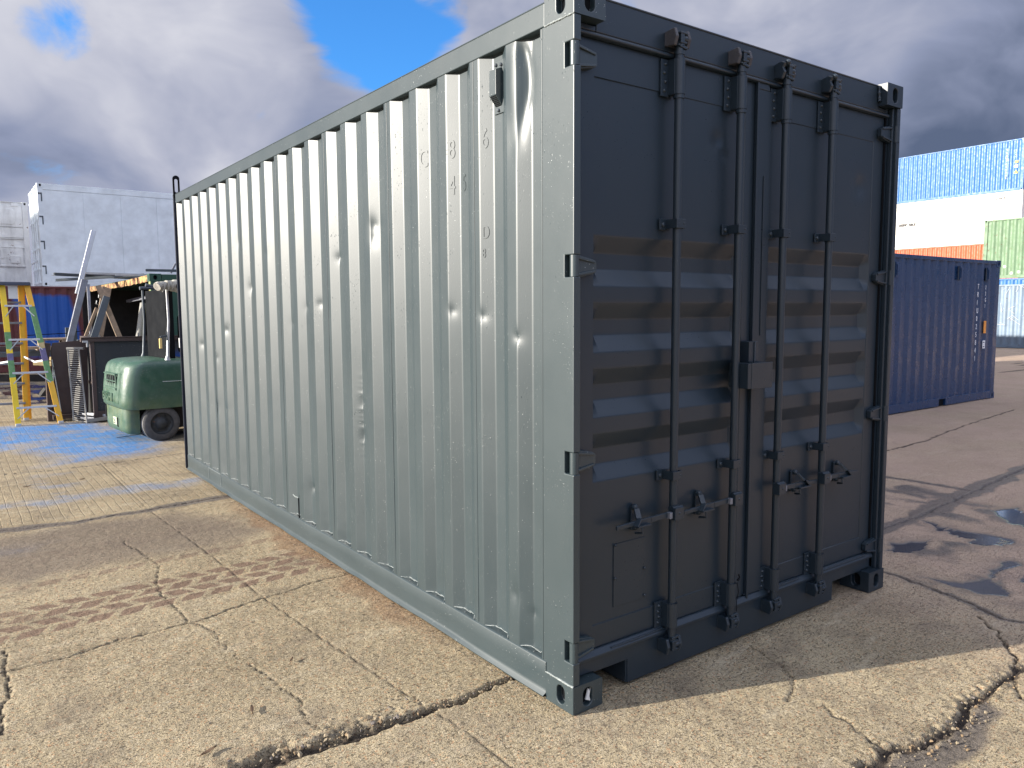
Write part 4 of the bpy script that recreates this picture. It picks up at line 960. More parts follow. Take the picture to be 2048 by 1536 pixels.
    mb = MB(); mb.box(12.92, 13.01, 3.796, 3.803, .93, .95); mb.box(12.92, 13.01, 3.796, 3.803, 1.05, 1.07); mb.box(12.92, 12.93, 3.796, 3.803, .95, 1.05); mb.box(13.0, 13.01, 3.796, 3.803, .95, 1.05); mb.box(12.95, 12.985, 3.796, 3.803, .97, 1.03); mb.build('white_label', LEMONW, n)
    # right stack, row nearest
    a = container('shipping_container', 'pale blue weathered container standing on the ground at the far right', 33.0, 6.1, 0, 2.44, 6.06, 2.59, PALEBLUE, ['-x'])
    mb = MB(); r2 = random.Random(3)
    for i in range(14):
        y = 8.5+r2.random()*3.3; z = .9+r2.random()*1.5; mb.tube([(32.998, y, z), (32.998, y+r2.uniform(-.3, .3), z+r2.uniform(-.2, .2)), (32.998, y+r2.uniform(-.5, .5), z+r2.uniform(-.3, .3))], .006, 4)
    mb.build('scratch', WHITE2, a)
    container('shipping_container', 'mid blue container under the green one, only its top edge showing', 35.0, .81, 0, 2.44, 12.19, 2.9, SKYBLUE, ['-x'])
    g = container('shipping_container', 'faded green dented container with a ring on its roof corner, at the right edge', 35.0, .81, 2.9, 2.44, 12.19, 2.55, GREEN, ['-x'])
    mb = MB(); mb.tube([(35.05, 12.55+.13*math.cos(t), 5.55+.13*math.sin(t)) for t in np.linspace(0, 2*math.pi, 20)], .016, 6); mb.build('lifting_ring', GALV, g)
    mb = MB()
    for i in range(14):
        y = 9.6+(i % 12)*.278; z = 3.1+r2.random()*.35; mb.lathe((35.012, y, z), (-1, 0, 0), [(0, .02), (.05, .012), (.075, 0)], 8)
    mb.build('dent', mat('scuffed_pale_green', (.42, .50, .40), .6), g)
    # row furthest, four high
    X, Y = 47.0, 16.05
    container('shipping_container', 'rust red container at the bottom of the tall stack, hidden behind the navy one', X, Y, 0, 2.44, 12.19, 2.6, MAROON, ['-x'])
    container('shipping_container', 'orange corrugated container second from the bottom of the tall stack', X, Y, 2.6, 2.44, 12.19, 2.75, ORANGE, ['-x'])
    w = container('shipping_container', 'bright white smooth container with small dark lettering, between the tall stack\'s blue and orange ones', X, Y, 5.35, 2.44, 12.19, 2.85, CREAM, ['-x'], kind='flat')
    text_mesh('lettering', 'containers 4sale.uk', .34, DKLET, w, (X-.006, 23.0, 6.75), (0, -1, 0), (0, 0, 1), depth=.003, sx=.42, bold=.012)
    text_mesh('lettering', 'ref. AH40 UK', .16, DKLET, w, (X-.006, 17.45, 7.80), (0, -1, 0), (0, 0, 1), depth=.003, sx=.6, bold=.006)
    mb = MB()
    for yy in (Y+7.25, Y+5.55):
        for j in range(4): zz = 6.50+j*.23; s_ = 1 if yy > Y+6 else -1; mb = MB(); mb.bar((X-.003, yy, zz), (X-.003, yy-s_*.02-.22*(1 if s_ < 0 else -1), zz+(j-1.5)*.04), .004, .02); mb.build('painted_dash', DKLET, w)
    b = container('shipping_container', 'bright blue corrugated container on the very top of the tall stack', X, Y, 8.2, 2.44, 12.19, 2.85, SKYBLUE, ['-x'])
    mb = MB(); mb.box(X-.004, X, Y+.78, Y+.90, 9.0, 10.6); mb.build('white_lettering_strip', SKYBLUE, b)
    for i, ch in enumerate('TEXU7241563'): text_mesh('code_letter', ch, .15, LEMONW, b, (X-.006, Y+.95, 10.45-i*.155), (0, -1, 0), (0, 0, 1), depth=.002, sx=1.0)
    for i, ch in enumerate('45G1'): text_mesh('code_letter', ch, .12, LEMONW, b, (X-.002, Y+.48, 10.40-i*.125), (0, -1, 0), (0, 0, 1), depth=.002, sx=.9)
    mb = MB(); mb.box(X-.004, X+.001, Y+.32, Y+.48, 9.72, 9.86); mb.build('orange_label', YLLET, b)
    mb = MB(); mb.box(X-.004, X+.001, Y+.32, Y+.48, 9.47, 9.62); mb.build('white_label', LEMONW, b)
    mb = MB(); mb.prism([(0, 0), (.22, 0), (.11, .20)], (X-.004, Y+.52, 9.15), (0, -1, 0), (0, 0, 1), (.004, 0, 0)); mb.build('warning_triangle', YLLET, b)
    # unseen stacks added behind the grey container to shade the yard on the right
    for x, y, z, lab in ((3.9, 8.6, 0, 'unseen brown container added for shade behind the grey one, at ground level'), (3.9, 8.6, 2.6, 'unseen brown container added for shade behind the grey one, upper of its stack'), (6.5, 14.6, 0, 'unseen brown container added for shade further behind the grey one, at ground level'), (6.5, 14.6, 2.6, 'unseen brown container added for shade further behind the grey one, upper of its stack')):
        container('shipping_container', lab, x, y, z, 12.19, 2.44, 2.59, BROWN, ['-y'])
    for z in (0, 2.9, 5.8):  # unseen stacks added past the left edge to shade the white container's doors
        for k, y in enumerate((26.2, 28.8)): container('shipping_container', ('lower', 'middle', 'top')[int(z/2.8)]+' container of the '+('nearer', 'farther')[k]+' unseen stack added for shade beyond the left edge', -24.5, y, z, 12.19, 2.44, 2.89, BROWN, ['-y'])

# ================================================================== GREEN WORKSHOP CONTAINER
def make_workshop():
    x0, x1, y0, y1, h = .90, 3.30, 12.15, 20.6, 2.33
    r = thing('workshop_container', 'open-sided green container used as a dark workshop, behind the forklift', 'shipping container', ((x0+x1)/2, (y0+y1)/2, 0))
    mb = MB(); mb.box(x0, x0+.13, y0, y0+.13, 0, h-.118); mb.build('corner_post', [SHGREEN], r, bevel=.006, label='worn green corner post, sunlit side painted lighter')
    mb = MB(); mb.holed((x0-.01, y0-.01, h-.13), (1, 0, 0), (0, 0, 1), .19, .13, .033, .04, .04, backmat=1, n=16); mb.holed((x0-.01, y0+.18, h-.13), (0, -1, 0), (0, 0, 1), .19, .13, .025, .045, .04, backmat=1, n=16); mb.box(x0-.008, x0+.178, y0-.008, y0+.178, h-.006, h)
    mb.add([(x0+.18, y0-.01, h-.13), (x0+.18, y0+.18, h-.13), (x0+.18, y0+.18, h), (x0+.18, y0-.01, h)], [(0, 1, 2, 3)]); mb.build('corner_casting', [SHDARK, BLACK], r)
    mb = MB(); mb.box(x0+.01, x0+.12, y0-.004, y0+.0, 0, h-.13); mb.box(x0+.19, x1, y0, y0+.05, h-.12, h-.01); mb.box(x0+.13, x1, y0+.02, y0+.05, 0, h-.12); mb.build('end_panel', SHDARK, r, bevel=.003)  # first strip covers the post's front with the shaded dark green
    mb = MB()
    n = 40; P = []
    for i in range(n+1):
        y = y0+.17+(y1-y0-.17)*i/n; s = -.03*math.sin(i/n*math.pi)+random.uniform(-.004, .004)
        P += [(x0-.004, y, h-.13+s+random.uniform(-.008, .008)), (x0-.006, y, h-.02+s), (x0+.05, y, h-.005+s)]
    mb.grid(P, n+1, 3, False, True); mb.build('roof_rail', OCHRE, r, label='ochre rusty roof edge that sags away')
    mb = MB(); mb.box(x0+.02, x1, y0+.05, y1, h-.07, h-.03); mb.build('roof', SHDARK, r)
    mb = MB(); mb.box(x1-.05, x1, y0, y1, 0, h); mb.box(x0+.02, x1, y1-.05, y1, 0, h); mb.box(x0+.05, x1, y0+.05, y1, .1, .14); mb.build('inner_wall', INNER, r)
    mb = MB(); mb.bar((x0+.4, 13.2, 2.0), (x0+.9, 19.4, 1.95), .08, .07); mb.build('roof_beam', STEEL, r)
    mb = MB(); mb.box(x1-.9, x1-.1, 17.0, 17.1, 1.55, 1.62); mb.box(x1-.6, x1-.06, 15, 19, .9, .94); mb.box(x1-.06, x1-.055, 14, 15.4, .9, 1.7); mb.build('shelf', WOOD, r)
    mb = MB()
    for k, (y, z, s) in enumerate(((17.9, 2.10, .08), (17.4, 2.13, .06), (16.9, 2.12, .07), (18.3, 1.95, .07))): mb.tube([(x0+.04, y, z), (x0+.02, y-.05, z-s), (x0+.07, y+.05, z-s*1.4)], .012, 6)
    mb.build('roof_hook', WHITE2, r)
    # bundle on the roof
    g = 'steel sections lying on the roof of the workshop container'
    specs = [((-.25, 14.9, 2.385), (1.6, 16.6, 2.40), .11, .05, DSTEEL, 'thick dark steel channel sticking out left on the workshop roof'), ((.25, 15.4, 2.44), (3.0, 16.2, 2.38), .07, .035, STEEL, 'thin grey steel angle on top of the roof pile'),
             ((.15, 14.5, 2.41), (3.2, 14.4, 2.37), .06, .03, GALV, 'galvanised strip lying across the roof pile'), ((.45, 16.0, 2.42), (2.8, 15.2, 2.375), .09, .03, STEEL, 'grey flat bar crossing the middle of the roof pile'),
             ((-.2, 15.1, 2.28), (1.2, 14.2, 2.375), .09, .045, DSTEEL, 'dark channel drooping off the roof on the left'), ((.6, 13.6, 2.35), (3.2, 13.3, 2.36), .07, .03, GALV, 'galvanised strip nearest the front of the roof'),
             ((1.05, 13.2, 2.42), (2.9, 13.0, 2.42), .08, .04, DSTEEL, 'dark beam at the right end of the workshop roof'), ((.85, 14.8, 2.395), (3.1, 15.0, 2.41), .05, .03, STEEL, 'short grey angle bar in the roof pile')]
    for a, b, w, hh, m, lab in specs:
        a = Vector(a)+Vector((.0, 0, .0)); b = Vector(b); mb = MB(); mb.bar(a, b, w, .008); mb.bar(a+Vector((0, -w/2+.004, hh/2)), b+Vector((0, -w/2+.004, hh/2)), .008, hh); mb.bar(a+Vector((0, w/2-.004, hh/2)), b+Vector((0, w/2-.004, hh/2)), .008, hh)
        tag(mb.build('steel_section', m), lab, 'steel section', g)
    for k, (x, lab) in enumerate(((1.50, 'left one of two short struts standing on the workshop roof'), (1.62, 'right one of two short struts standing on the workshop roof'))):
        mb = MB(); mb.bar((x, 13.3, 2.40), (x+.09, 13.3, 2.58), .035, .03); tag(mb.build('steel_strut', STEEL), lab, 'steel strut', 'short struts on the workshop roof')

# ================================================================== YARD CLUTTER
def bolt_row(mb, pts, r=.008):
    for p in pts: mb.lathe(p, (0, -1, 0), [(0, r*.6), (r, 0)], 8)
def leg_channel(mb, a, b, w, d):
    """C-section rail"""
    a = Vector(a); b = Vector(b); ax = (b-a).normalized(); out = Vector((0, -1, 0)); side = ax.cross(out).normalized()
    mb.bar(a, b, w, .006, up=(0, -1, 0))
    for s in (-1, 1): mb.bar(a+side*s*(w/2-.003)+Vector((0, d/2, 0)), b+side*s*(w/2-.003)+Vector((0, d/2, 0)), .006, d, up=(0, -1, 0))
def make_ladder():
    r = thing('stepladder', 'tall yellow fibreglass stepladder with green bands standing open on the blue-stained ground', 'stepladder', (-1.1, 11.4, 0))
    tB = [Vector((-1.02, 13.1, 2.20)), Vector((-.80, 13.12, 2.19))]   # near frame, top ends
    # feet measured on the ground; the tops meet under the cap
    feet = {'a': Vector((-1.66, 11.90, 0)), 'b': Vector((-1.204, 11.138, 0)), 'c': Vector((-1.054, 11.82, 0)), 'd': Vector((-.662, 11.092, 0))}
    cx, cy, tz = -1.125, 11.50, 2.10
    tops = {'a': Vector((-1.32, 11.62, tz)), 'b': Vector((-1.27, 11.50, tz)), 'c': Vector((-1.03, 11.60, tz)), 'd': Vector((-.96, 11.48, tz))}
    L = {k: (tops[k], feet[k]) for k in feet}
    def at(k, t): return L[k][0].lerp(L[k][1], t)
    bands = {'a': [(0, .18, FIBRE), (.18, .36, TAPEG), (.36, 1, FIBRE)], 'b': [(0, .34, FIBRE), (.34, .52, TAPEG), (.52, .55, FIBRE), (.55, .66, TAPEP), (.66, .80, TAPEG), (.80, 1, FIBRE)],
             'c': [(0, 1, FIBRO)], 'd': [(0, .16, FIBRO), (.16, .42, TAPEG), (.42, .46, WOODY), (.46, .55, TAPEP), (.55, .70, TAPEG), (.70, 1, FIBRO)]}
    bands['b'] = [(0, .34, FIBRE), (.34, .46, TAPEG), (.46, .49, FIBRE), (.49, .54, TAPEP), (.54, .66, TAPEG), (.66, 1, FIBRE)]
    for k in 'abcd':
        mb = MB(); ms = []
        for a, b, m in bands[k]:
            if m not in ms: ms.append(m)
            mb.cur = ms.index(m); leg_channel(mb, at(k, a), at(k, b), .075 if k in 'bd' else .066, .035)
            if k == 'c': leg_channel(mb, at(k, a)+Vector((.035, .06, 0)), at(k, b)+Vector((.06, .12, 0)), .04, .03)
        o = mb.build('leg', ms, r, label={'a': 'leftmost leg', 'b': 'bright yellow front leg with green bands', 'c': 'plain orange rear leg', 'd': 'thin right leg, green above and orange below'}[k])
        mb = MB(); f = feet[k]; mb.box(f.x-.035, f.x+.035, f.y-.03, f.y+.04, -.004, .035); mb.build('foot', ALU, o, bevel=.004)
    for i in range(6):
        t = .13+i*.148; a, c = at('a', t), at('c', t); mb = MB(); mb.bar(a, c, .075, .03); mb.build('step', STEEL, r, bevel=.003)
    for t in (.155, .395, .63, .875):
        a, c = at('b', t), at('d', t); mb = MB(); mb.bar(a, c, .02, .028)
        u = (c-a).normalized(); q = .33*(c-a).length
        mb.bar(a+u*q, at('b', t+.075), .012, .014); mb.bar(c-u*q, at('d', t+.075), .012, .014)
        mb.build('rung', ALU, r, bevel=.002)
    for a_, b_ in (('a', 'b'), ('c', 'd')):
        p, q = at(a_, .525), at(b_, .545); mid = (p+q)/2+Vector((0, 0, -.055)); mb = MB(); mb.bar(p, mid, .008, .026); mb.bar(mid, q, .008, .026); mb.build('spreader', WHITE2, r, bevel=.002)
    mb = MB(); mb.prism([(-1.38, 11.42), (-.92, 11.40), (-.89, 11.66), (-1.36, 11.68)], (0, 0, 2.08), (1, 0, 0), (0, 1, 0), (0, 0, .05)); mb.build('top_cap', PLASTB, r, bevel=.008)
    mb = MB(); mb.bar((-1.36, 11.44, 2.01), (-1.36, 11.44, 2.13), .07, .05, up=(0, 1, 0)); mb.build('cap_bracket', GALV, r, bevel=.006)
    mb = MB(); mb.box(-1.20, -1.08, 11.47, 11.475, 1.88, 2.07); mb.build('label_plate', CARD, r)

def make_forklift():
    XR = -.33; Y0, Y1 = 8.30, 9.50; zT = 1.055
    r = thing('forklift_truck', 'green forklift truck seen from its rear counterweight, partly hidden behind the grey container', 'forklift', (.2, 8.4, 0))
    # counterweight: rounded-plan loft
    def outline(xr, ya, yb, xf, rad, n=8):
        P = [(xf, ya)]
        for i in range(n+1):
            t = math.pi/2*i/n; P.append((xr+rad-rad*math.sin(t), ya+rad-rad*math.cos(t)))
        for i in range(n+1):
            t = math.pi/2*i/n; P.append((xr+rad-rad*math.cos(t), yb-rad+rad*math.sin(t)))
        P.append((xf, yb)); return P
    mb = MB(); lv = [(.43, 0.0, 0), (.46, -.03, 0), (.55, -.035, 0), (.72, -.02, 0), (.86, .0, 0), (.95, .02, .003), (1.00, .045, .012), (1.03, .085, .03), (1.047, .15, .06), (1.055, .24, .12)]
    rings = [[(x, y, z) for x, y in outline(XR+dx, Y0+dy, Y1-dy, .50, .19)] for z, dx, dy in lv]
    # the opening in the rear face is left out of the loft below
    n = len(rings[0]); V = [p for g in rings for p in g]; F = []
    for i in range(len(rings)-1):
        for k in range(n-1): F.append((i*n+k, i*n+k+1, (i+1)*n+k+1, (i+1)*n+k))
    mb.add(V, [f[::-1] for f in F], True); mb.add(rings[-1], [tuple(range(n))], False); mb.add(rings[0], [tuple(range(n-1, -1, -1))], False)
    cw = mb.build('counterweight', FORK, r)
    # lower block between the wheels
    mb = MB(); lv = [(.10, .06), (.13, .015), (.2, 0), (.43, 0)]; rings = [[(x, y, z) for x, y in outline(XR-.005+dx, Y0+.10+dx*.5, Y1-.10-dx*.5, -.17, .12)] for z, dx in lv]; n = len(rings[0])
    V = [p for g in rings for p in g]; F = [(i*n+k, (i+1)*n+k, (i+1)*n+k+1, i*n+k+1) for i in range(3) for k in range(n-1)]
    mb.add(V, F, True); mb.add(rings[0], [tuple(range(n-1, -1, -1))], False); mb.add([(-.17, Y0+.1, .1), (-.17, Y1-.1, .1), (-.17, Y1-.1, .43), (-.17, Y0+.1, .43)], [(0, 1, 2, 3)]); mb.build('lower_counterweight', FORK, r)
    # side skirt: panel over the wheel with its arch, chassis
    mb = MB(); pts = [(.50, zT-.02), (.50, .43)]; mb.box(.50, 1.9, Y0+.02, Y1-.02, .46, 1.02); mb.build('bonnet', FORK, r, bevel=.02)
    mb = MB(); mb.box(-.2, 1.9, Y0+.28, Y1-.28, .12, .46); mb.box(-.15, .9, Y0+.10, Y1-.1, .425, .455); mb.build('chassis', INNER, r)
    # recessed grille opening on the rear face: dark pocket with bars
    xg = XR-.006; mb = MB(); mb.box(xg-.010, xg+.02, 8.72, 9.20, .70, .845); mb.build('grille_opening', BLACK, r, bevel=.012)
    mb = MB(); mb.box(xg-.022, xg-.010, 8.70, 8.725, .68, .86); mb.box(xg-.022, xg-.010, 8.725, 9.22, .768, .782)
    for y in (8.84, 8.92, 9.0, 9.1): mb.bar((xg-.016, y, .70), (xg-.016, y+.015, .845), .008, .01)
    mb.box(xg-.03, xg+.01, 8.70, 9.24, .86, .875); mb.box(xg-.035, xg+.01, 8.68, 9.24, .665, .695); mb.build('grille_frame', FORK, r, bevel=.004)
    # pressed outline and name
    mb = MB()
    pl = [(8.60, .875), (8.47, .875), (8.60, .475), (9.26, .475)]
    for a, b in ((( 9.26, .878), (8.515, .878)), ((8.515, .878), (8.60, .495)), ((8.60, .495), (9.26, .495))):
        # follow the slightly bulging face
        for i in range(8):
            ta, tb = i/8, (i+1)/8; ya, za = a[0]+(b[0]-a[0])*ta, a[1]+(b[1]-a[1])*ta; yb, zb = a[0]+(b[0]-a[0])*tb, a[1]+(b[1]-a[1])*tb
            fx = lambda y, z: XR+np.interp(z, [.43, .46, .55, .72, .86, .95], [0, -.03, -.035, -.02, 0, .02])+(.19-math.sqrt(max(0, .19**2-max(0, Y0+.19-y)**2)) if y < Y0+.19 else 0)-.001
            mb.bar((fx(ya, za), ya, za), (fx(yb, zb), yb, zb), .004, .007)
    mb.build('pressed_line', SHDARK, r)
    text_mesh('raised_name', 'BISHI', .150, FORK, r, (XR-.0365, 9.33, .51), (0, -1, 0), (0, 0, 1), depth=.006, sx=1.45, bold=.003)
    mb = MB(); mb.box(XR-.012, XR+.01, 9.30, 9.34, .27, .42); mb.build('slot', BLACK, r); mb = MB(); mb.box(XR-.010, XR+.0, 8.76, 8.80, .18, .30); mb.build('slot', BLACK, r)
    mb = MB(); mb.box(XR-.011, XR, 8.82, 8.98, .20, .30); mb.build('load_plate', mat('faded_load_plate', (.42, .47, .33), .6), r, bevel=.003)
    text_mesh('load_number', '25', .09, DKLET, r, (XR-.012, 8.965, .212), (0, -1, 0), (0, 0, 1), depth=.001)
    mb = MB(); mb.tube([(.10, Y0-.002, .775), (.28, Y0-.002, .772), (.47, Y0-.001, .778)], .0025, 5); mb.build('paint_scratch', WHITE2, r)
    # rear steering wheels and front drive wheel
    for (wx, wy, rr, wd) in ((.075, 8.40, .232, .17), (.075, 9.38, .232, .17), (1.75, 8.36, .33, .22)):
        mb = MB(); s = -1 if wy < 9 else 1; c = (wx, wy, rr-.003)
        prof = [(rr*.62, wd/2), (rr*.80, wd/2), (rr*.93, wd/2-.012), (rr, wd/2-.03)]; mb.lathe(c, (0, s, 0), prof, 40)
        mb.cur = 1; mb.lathe(c, (0, s, 0), [(rr, wd/2-.03), (rr*1.0, -wd/2+.03)], 40); mb.cur = 0; mb.lathe(c, (0, s, 0), [(rr, -wd/2+.03), (rr*.9, -wd/2), (rr*.6, -wd/2)], 40)
        w = mb.build('wheel', [TYRE, TREADM], r)
        mb = MB(); mb.lathe(c, (0, s, 0), [(rr*.62, wd/2), (rr*.60, wd/2-.035), (rr*.42, wd/2-.045), (rr*.30, wd/2-.03), (rr*.24, wd/2+.0), (0, wd/2+.002)], 32)
        for k in range(6): t = k*math.pi/3; mb.lathe((wx+math.cos(t)*rr*.45, wy+s*(wd/2-.044), rr+math.sin(t)*rr*.45), (0, s, 0), [(0, .014), (.010, .012), (.011, 0)], 8)
        mb.build('rim', RIMM, w)
    # overhead guard: rear legs, roof bars, far legs
    GY0, GY1 = 8.36, 9.44
    for i, (y, m) in enumerate(((GY0+.02, 0), (GY1-.02, 1))):
        mb = MB(); xx = .20 if i == 0 else .20
        mb.tube([(xx, y, 1.04), (xx+.005, y, 1.10), (xx+.035, y, 1.55), (xx+.03, y, 1.97)], .022, 10, radii=[.04, .02, .016, .016]); mb.build('guard_leg', GALV if i == 0 else DSTEEL, r)
    for i, y in enumerate((GY0, GY1)):
        mb = MB(); mb.tube([(.46, y, 1.28), (.44, y, 1.90), (.40, y, 2.02), (.28, y, 2.045)], .026, 10); mb.tube([(.41, y, 1.04), (.42, y, 1.16)], .02, 8); mb.build('guard_leg', GALV if i == 0 else DSTEEL, r, label='outer leg of the overhead guard')
        mb = MB(); mb.tube([(.2, y, 2.0), (1.5, y, 2.06), (1.75, y, 1.95)], .025, 10); mb.build('guard_rail', DSTEEL, r)
    mb = MB()
    for i in range(7): mb.box(.4+i*.17, .45+i*.17, GY0, GY1, 2.04, 2.06)
    mb.build('guard_roof', DSTEEL, r)
    # rolled canvas tied along the rear of the guard
    mb = MB(); pp = []; rad = []
    for i in range(15):
        t = i/14; pp.append((.07+.30*t+.008*math.sin(i*2.3), GY0-.10+.10*math.sin(t*2.2)-.02, 1.985+.075*t-.06*t*t+.010*math.sin(i*1.7))); rad.append(.055+.030*t+.012*math.sin(i*2.9)+(-.018 if i in (5, 6, 9) else 0))
    mb.tube(pp, .05, 14, radii=rad)
    for i in (3, 6, 9): x, y, z = pp[i]; mb.tube([(x+.01, y-.05, z+.05), (x+.02, y-.085, z-.01), (x-.01, y-.06, z-.07)], .007, 6)
    o = mb.build('canvas_wrap', CLOTH, r); tx = bpy.data.textures.new('folds', 'CLOUDS'); tx.noise_scale = .05
    sb = o.modifiers.new('sub', 'SUBSURF'); sb.levels = 2; sb.render_levels = 2
    dm = o.modifiers.new('folds', 'DISPLACE'); dm.texture = tx; dm.strength = .012; dm.texture_coords = 'LOCAL'
    mb = MB(); mb.lathe((.345, GY0-.17, 1.995), (0, -1, 0), [(.0, .0), (.045, .0), (.048, .02), (.052, -.02)], 18); mb.build('work_lamp', BLACK, r)
    # marker lamps on little brackets
    for x in (.10, .345):
        mb = MB(); mb.box(x-.016, x+.016, GY0-.07, GY0-.04, 1.20, 1.33); l = mb.build('marker_lamp', AMBER if x < .2 else WHITE2, r, bevel=.006)
        mb = MB(); mb.bar((x, GY0-.05, 1.35), (x+.09, GY0-.03, 1.36), .012, .02); mb.bar((x+.09, GY0-.03, 1.30), (x+.09, GY0-.03, 1.42), .012, .014); mb.build('lamp_bracket', DSTEEL, r)
    # seat, mast and dim cab panel
    mb = MB(); mb.box(.24, .34, 8.50, 9.35, 1.05, 1.96); mb.build('cab_back', BLACK, r, bevel=.01)
    mb = MB(); mb.box(.62, 1.05, 8.65, 9.15, 1.02, 1.14); mb.box(.58, .70, 8.65, 9.15, 1.10, 1.62); mb.build('seat', BLACK, r, bevel=.03)
    for y in (8.62, 9.18):
        mb = MB(); mb.box(1.95, 2.08, y-.05, y+.05, .05, 2.10); mb.build('mast', DSTEEL, r, bevel=.006)
    for y in (8.7, 9.1):
        mb = MB(); mb.box(2.1, 3.1, y-.05, y+.05, .05, .09); mb.build('fork', DSTEEL, r)
    r.rotation_euler.z = R(5); r.location = (.32, 8.45, 0)

def sheet_bar(name, a, b, w, h, m, lab, cat, up=(0, 0, 1), bevel=.003, group=None):
    mb = MB(); mb.bar(a, b, w, h, up); return tag(mb.build(name, m, bevel=bevel), lab, cat, group)

def make_clutter():
    # dark steel crate in front of the workshop
    r = thing('steel_crate', 'large dark steel crate with a blue overspray patch, behind the forklift', 'crate', (.30, 11.4, 0))
    x0, x1, y0, y1, h = -.235, 1.55, 10.92, 12.0, 1.29
    mb = MB(); mb.box(x0+.06, x1-.06, y0+.03, y0+.05, .05, h-.07); mb.box(x0+.03, x0+.05, y0+.06, y1-.06, .05, h-.07); mb.box(x0+.06, x1-.06, y1-.05, y1-.03, .05, h-.07); mb.box(x1-.05, x1-.03, y0+.06, y1-.06, .05, h-.07); mb.build('wall', CRATEM, r)
    mb = MB(); mb.box(x0+.02, x1-.02, y0+.02, y1-.02, .03, .05); mb.build('floor', CRATEM, r)
    mb = MB()
    for x in (x0, x1-.06):
        for y in (y0, y1-.06): mb.box(x, x+.06, y, y+.06, .0, h-.002)
    mb.build('corner_post', BROWN, r, bevel=.004)
    mb = MB(); mb.box(x0-.12, x1+.03, y0-.02, y0+.10, h-.065, h); mb.box(x0-.12, x1+.03, y0-.035, y0-.02, h-.008, h+.006); mb.box(x0+.06, x1-.06, y0-.004, y0+.028, .04, .16); mb.box(x0, x0+.06, y0+.1, y1, h-.065, h); mb.box(x0+.02, x0+.05, y0+.07, y1, .55, .60); mb.build('rim', BROWN, r, bevel=.004)
    mb = MB(); mb.box(x0-.004, x0+.004, y0-.006, y0+.002, .10, 1.17); mb.build('bare_edge', mat('bare_rusty_edge', (.46, .36, .30), .6), r)
    mb = MB(); mb.prism([(0, 0), (.05, 0), (.05, -.07), (.075, -.07), (.075, .03), (0, .03)], (x0-.10, y0-.03, h-.075), (1, 0, 0), (0, 0, 1), (0, .04, 0)); mb.build('latch', GALV, r, bevel=.003)
    mb = MB(); mb.bar((.45, y0+.04, h), (.45, y0+.04, h+.06), .012, .012); mb.build('rim_pin', STEEL, r)
    # brown sheet steel door leaning on the crate
    r = thing('sheet_of_steel', 'flat brown steel sheet leaning upright between the stepladder and the crate', 'metal sheet', (-.45, 11.35, 0))
    mb = MB(); mb.prism([(-.735, .10), (-.24, .10), (-.20, 1.235), (-.43, 1.225), (-.68, 1.205), (-.70, 1.12)], (0, 11.42, 0), (1, 0, 0), (0, 0, 1), (0, .03, 0)); mb.build('sheet', BROWN, r, bevel=.003)
    mb = MB(); mb.prism([(-.80, .0), (-.735, .0), (-.735, .96), (-.70, 1.20), (-.785, 1.21)], (0, 11.40, 0), (1, 0, 0), (0, 0, 1), (0, .12, 0)); mb.build('folded_edge', BROWN, r, bevel=.004)
    mb = MB(); mb.bar((-.700, 11.396, .95), (-.620, 11.396, .14), .006, .012); mb.bar((-.705, 11.396, .60), (-.69, 11.396, .84), .006, .022); mb.build('bright_edge', SILVER, r)
    mb = MB(); mb.box(-.74, -.22, 11.30, 11.44, .03, .10); mb.box(-.72, -.22, 11.28, 11.30, .085, .10); mb.build('foot_rail', BROWN, r, bevel=.004)
    # slotted galvanised grille
    r = thing('slotted_grille', 'narrow silvery slotted grille leaning upright against the brown panel', 'grille', (-.42, 11.0, 0))
    a0, a1 = Vector((-.50, 11.02, .03)), Vector((-.49, 11.30, 1.10)); b0, b1 = Vector((-.345, 10.83, .0)), Vector((-.36, 11.16, 1.10))
    mb = MB(); mb.bar(a0, a1, .02, .03); mb.build('side_rail', GRILLE, r, bevel=.002)
    mb = MB(); mb.bar(b0, b1, .02, .03); mb.build('side_rail', GRILLE, r, bevel=.002)
    for i in range(34):
        t = (i+.5)/34; p, q = a0.lerp(a1, t), b0.lerp(b1, t); mb = MB(); mb.bar(p, q, .014, .012); mb.build('slat', GRILLE, r)
    mb = MB(); mb.bar(a1+Vector((-.01, 0, .02)), b1+Vector((.07, 0, .02)), .05, .035); mb.build('top_bar', GRILLE, r, bevel=.003)
    mb = MB(); mb.bar((-.35, 10.85, .03), (.0, 10.86, .05), .05, .05); mb.build('foot_bar', GRILLE, r, bevel=.003)
    # loose channels at its foot
    for i, (a, b, m, lab) in enumerate((((-.33, 11.25, .10), (-.06, 10.90, .09), ALU, 'white aluminium channel lying by the crate corner, uppermost'), ((-.36, 11.22, .04), (-.08, 10.88, .04), STEEL, 'grey channel lying flat under the white one by the crate'), ((-.20, 10.93, .02), (.12, 10.86, .03), DSTEEL, 'dark flat bar on the ground before the crate'))):
        sheet_bar('steel_section', a, b, .07, .035, m, lab, 'steel section', group='loose sections at the foot of the crate')
    mb = MB(); mb.tube([(-.02, 9.2, .012), (.15, 9.05, .02), (.42, 9.1, .012), (.30, 9.0, .015)], .008, 6); mb.tube([(-.25, 8.95, .01), (.05, 9.0, .018)], .005, 6); tag(mb.build('scrap_rod', STEEL), 'thin bent steel rod lying on the blue-stained concrete before the forklift', 'steel rod')
    # leaning steel and timber
    sheet_bar('steel_tube', (-.34, 13.0, .9), (.03, 13.1, 2.24), .10, .10, STEEL, 'thick dull grey square tube leaning up to the workshop roof edge', 'steel tube', up=(0, 1, 0), bevel=.006)
    sheet_bar('steel_tube', (-.05, 13.45, 2.0), (.27, 13.5, 3.14), .08, .08, ALU, 'slim bright white square tube rising above the workshop roof', 'steel tube', up=(0, 1, 0), bevel=.005)
    g = 'timbers leaning in the mouth of the workshop container'
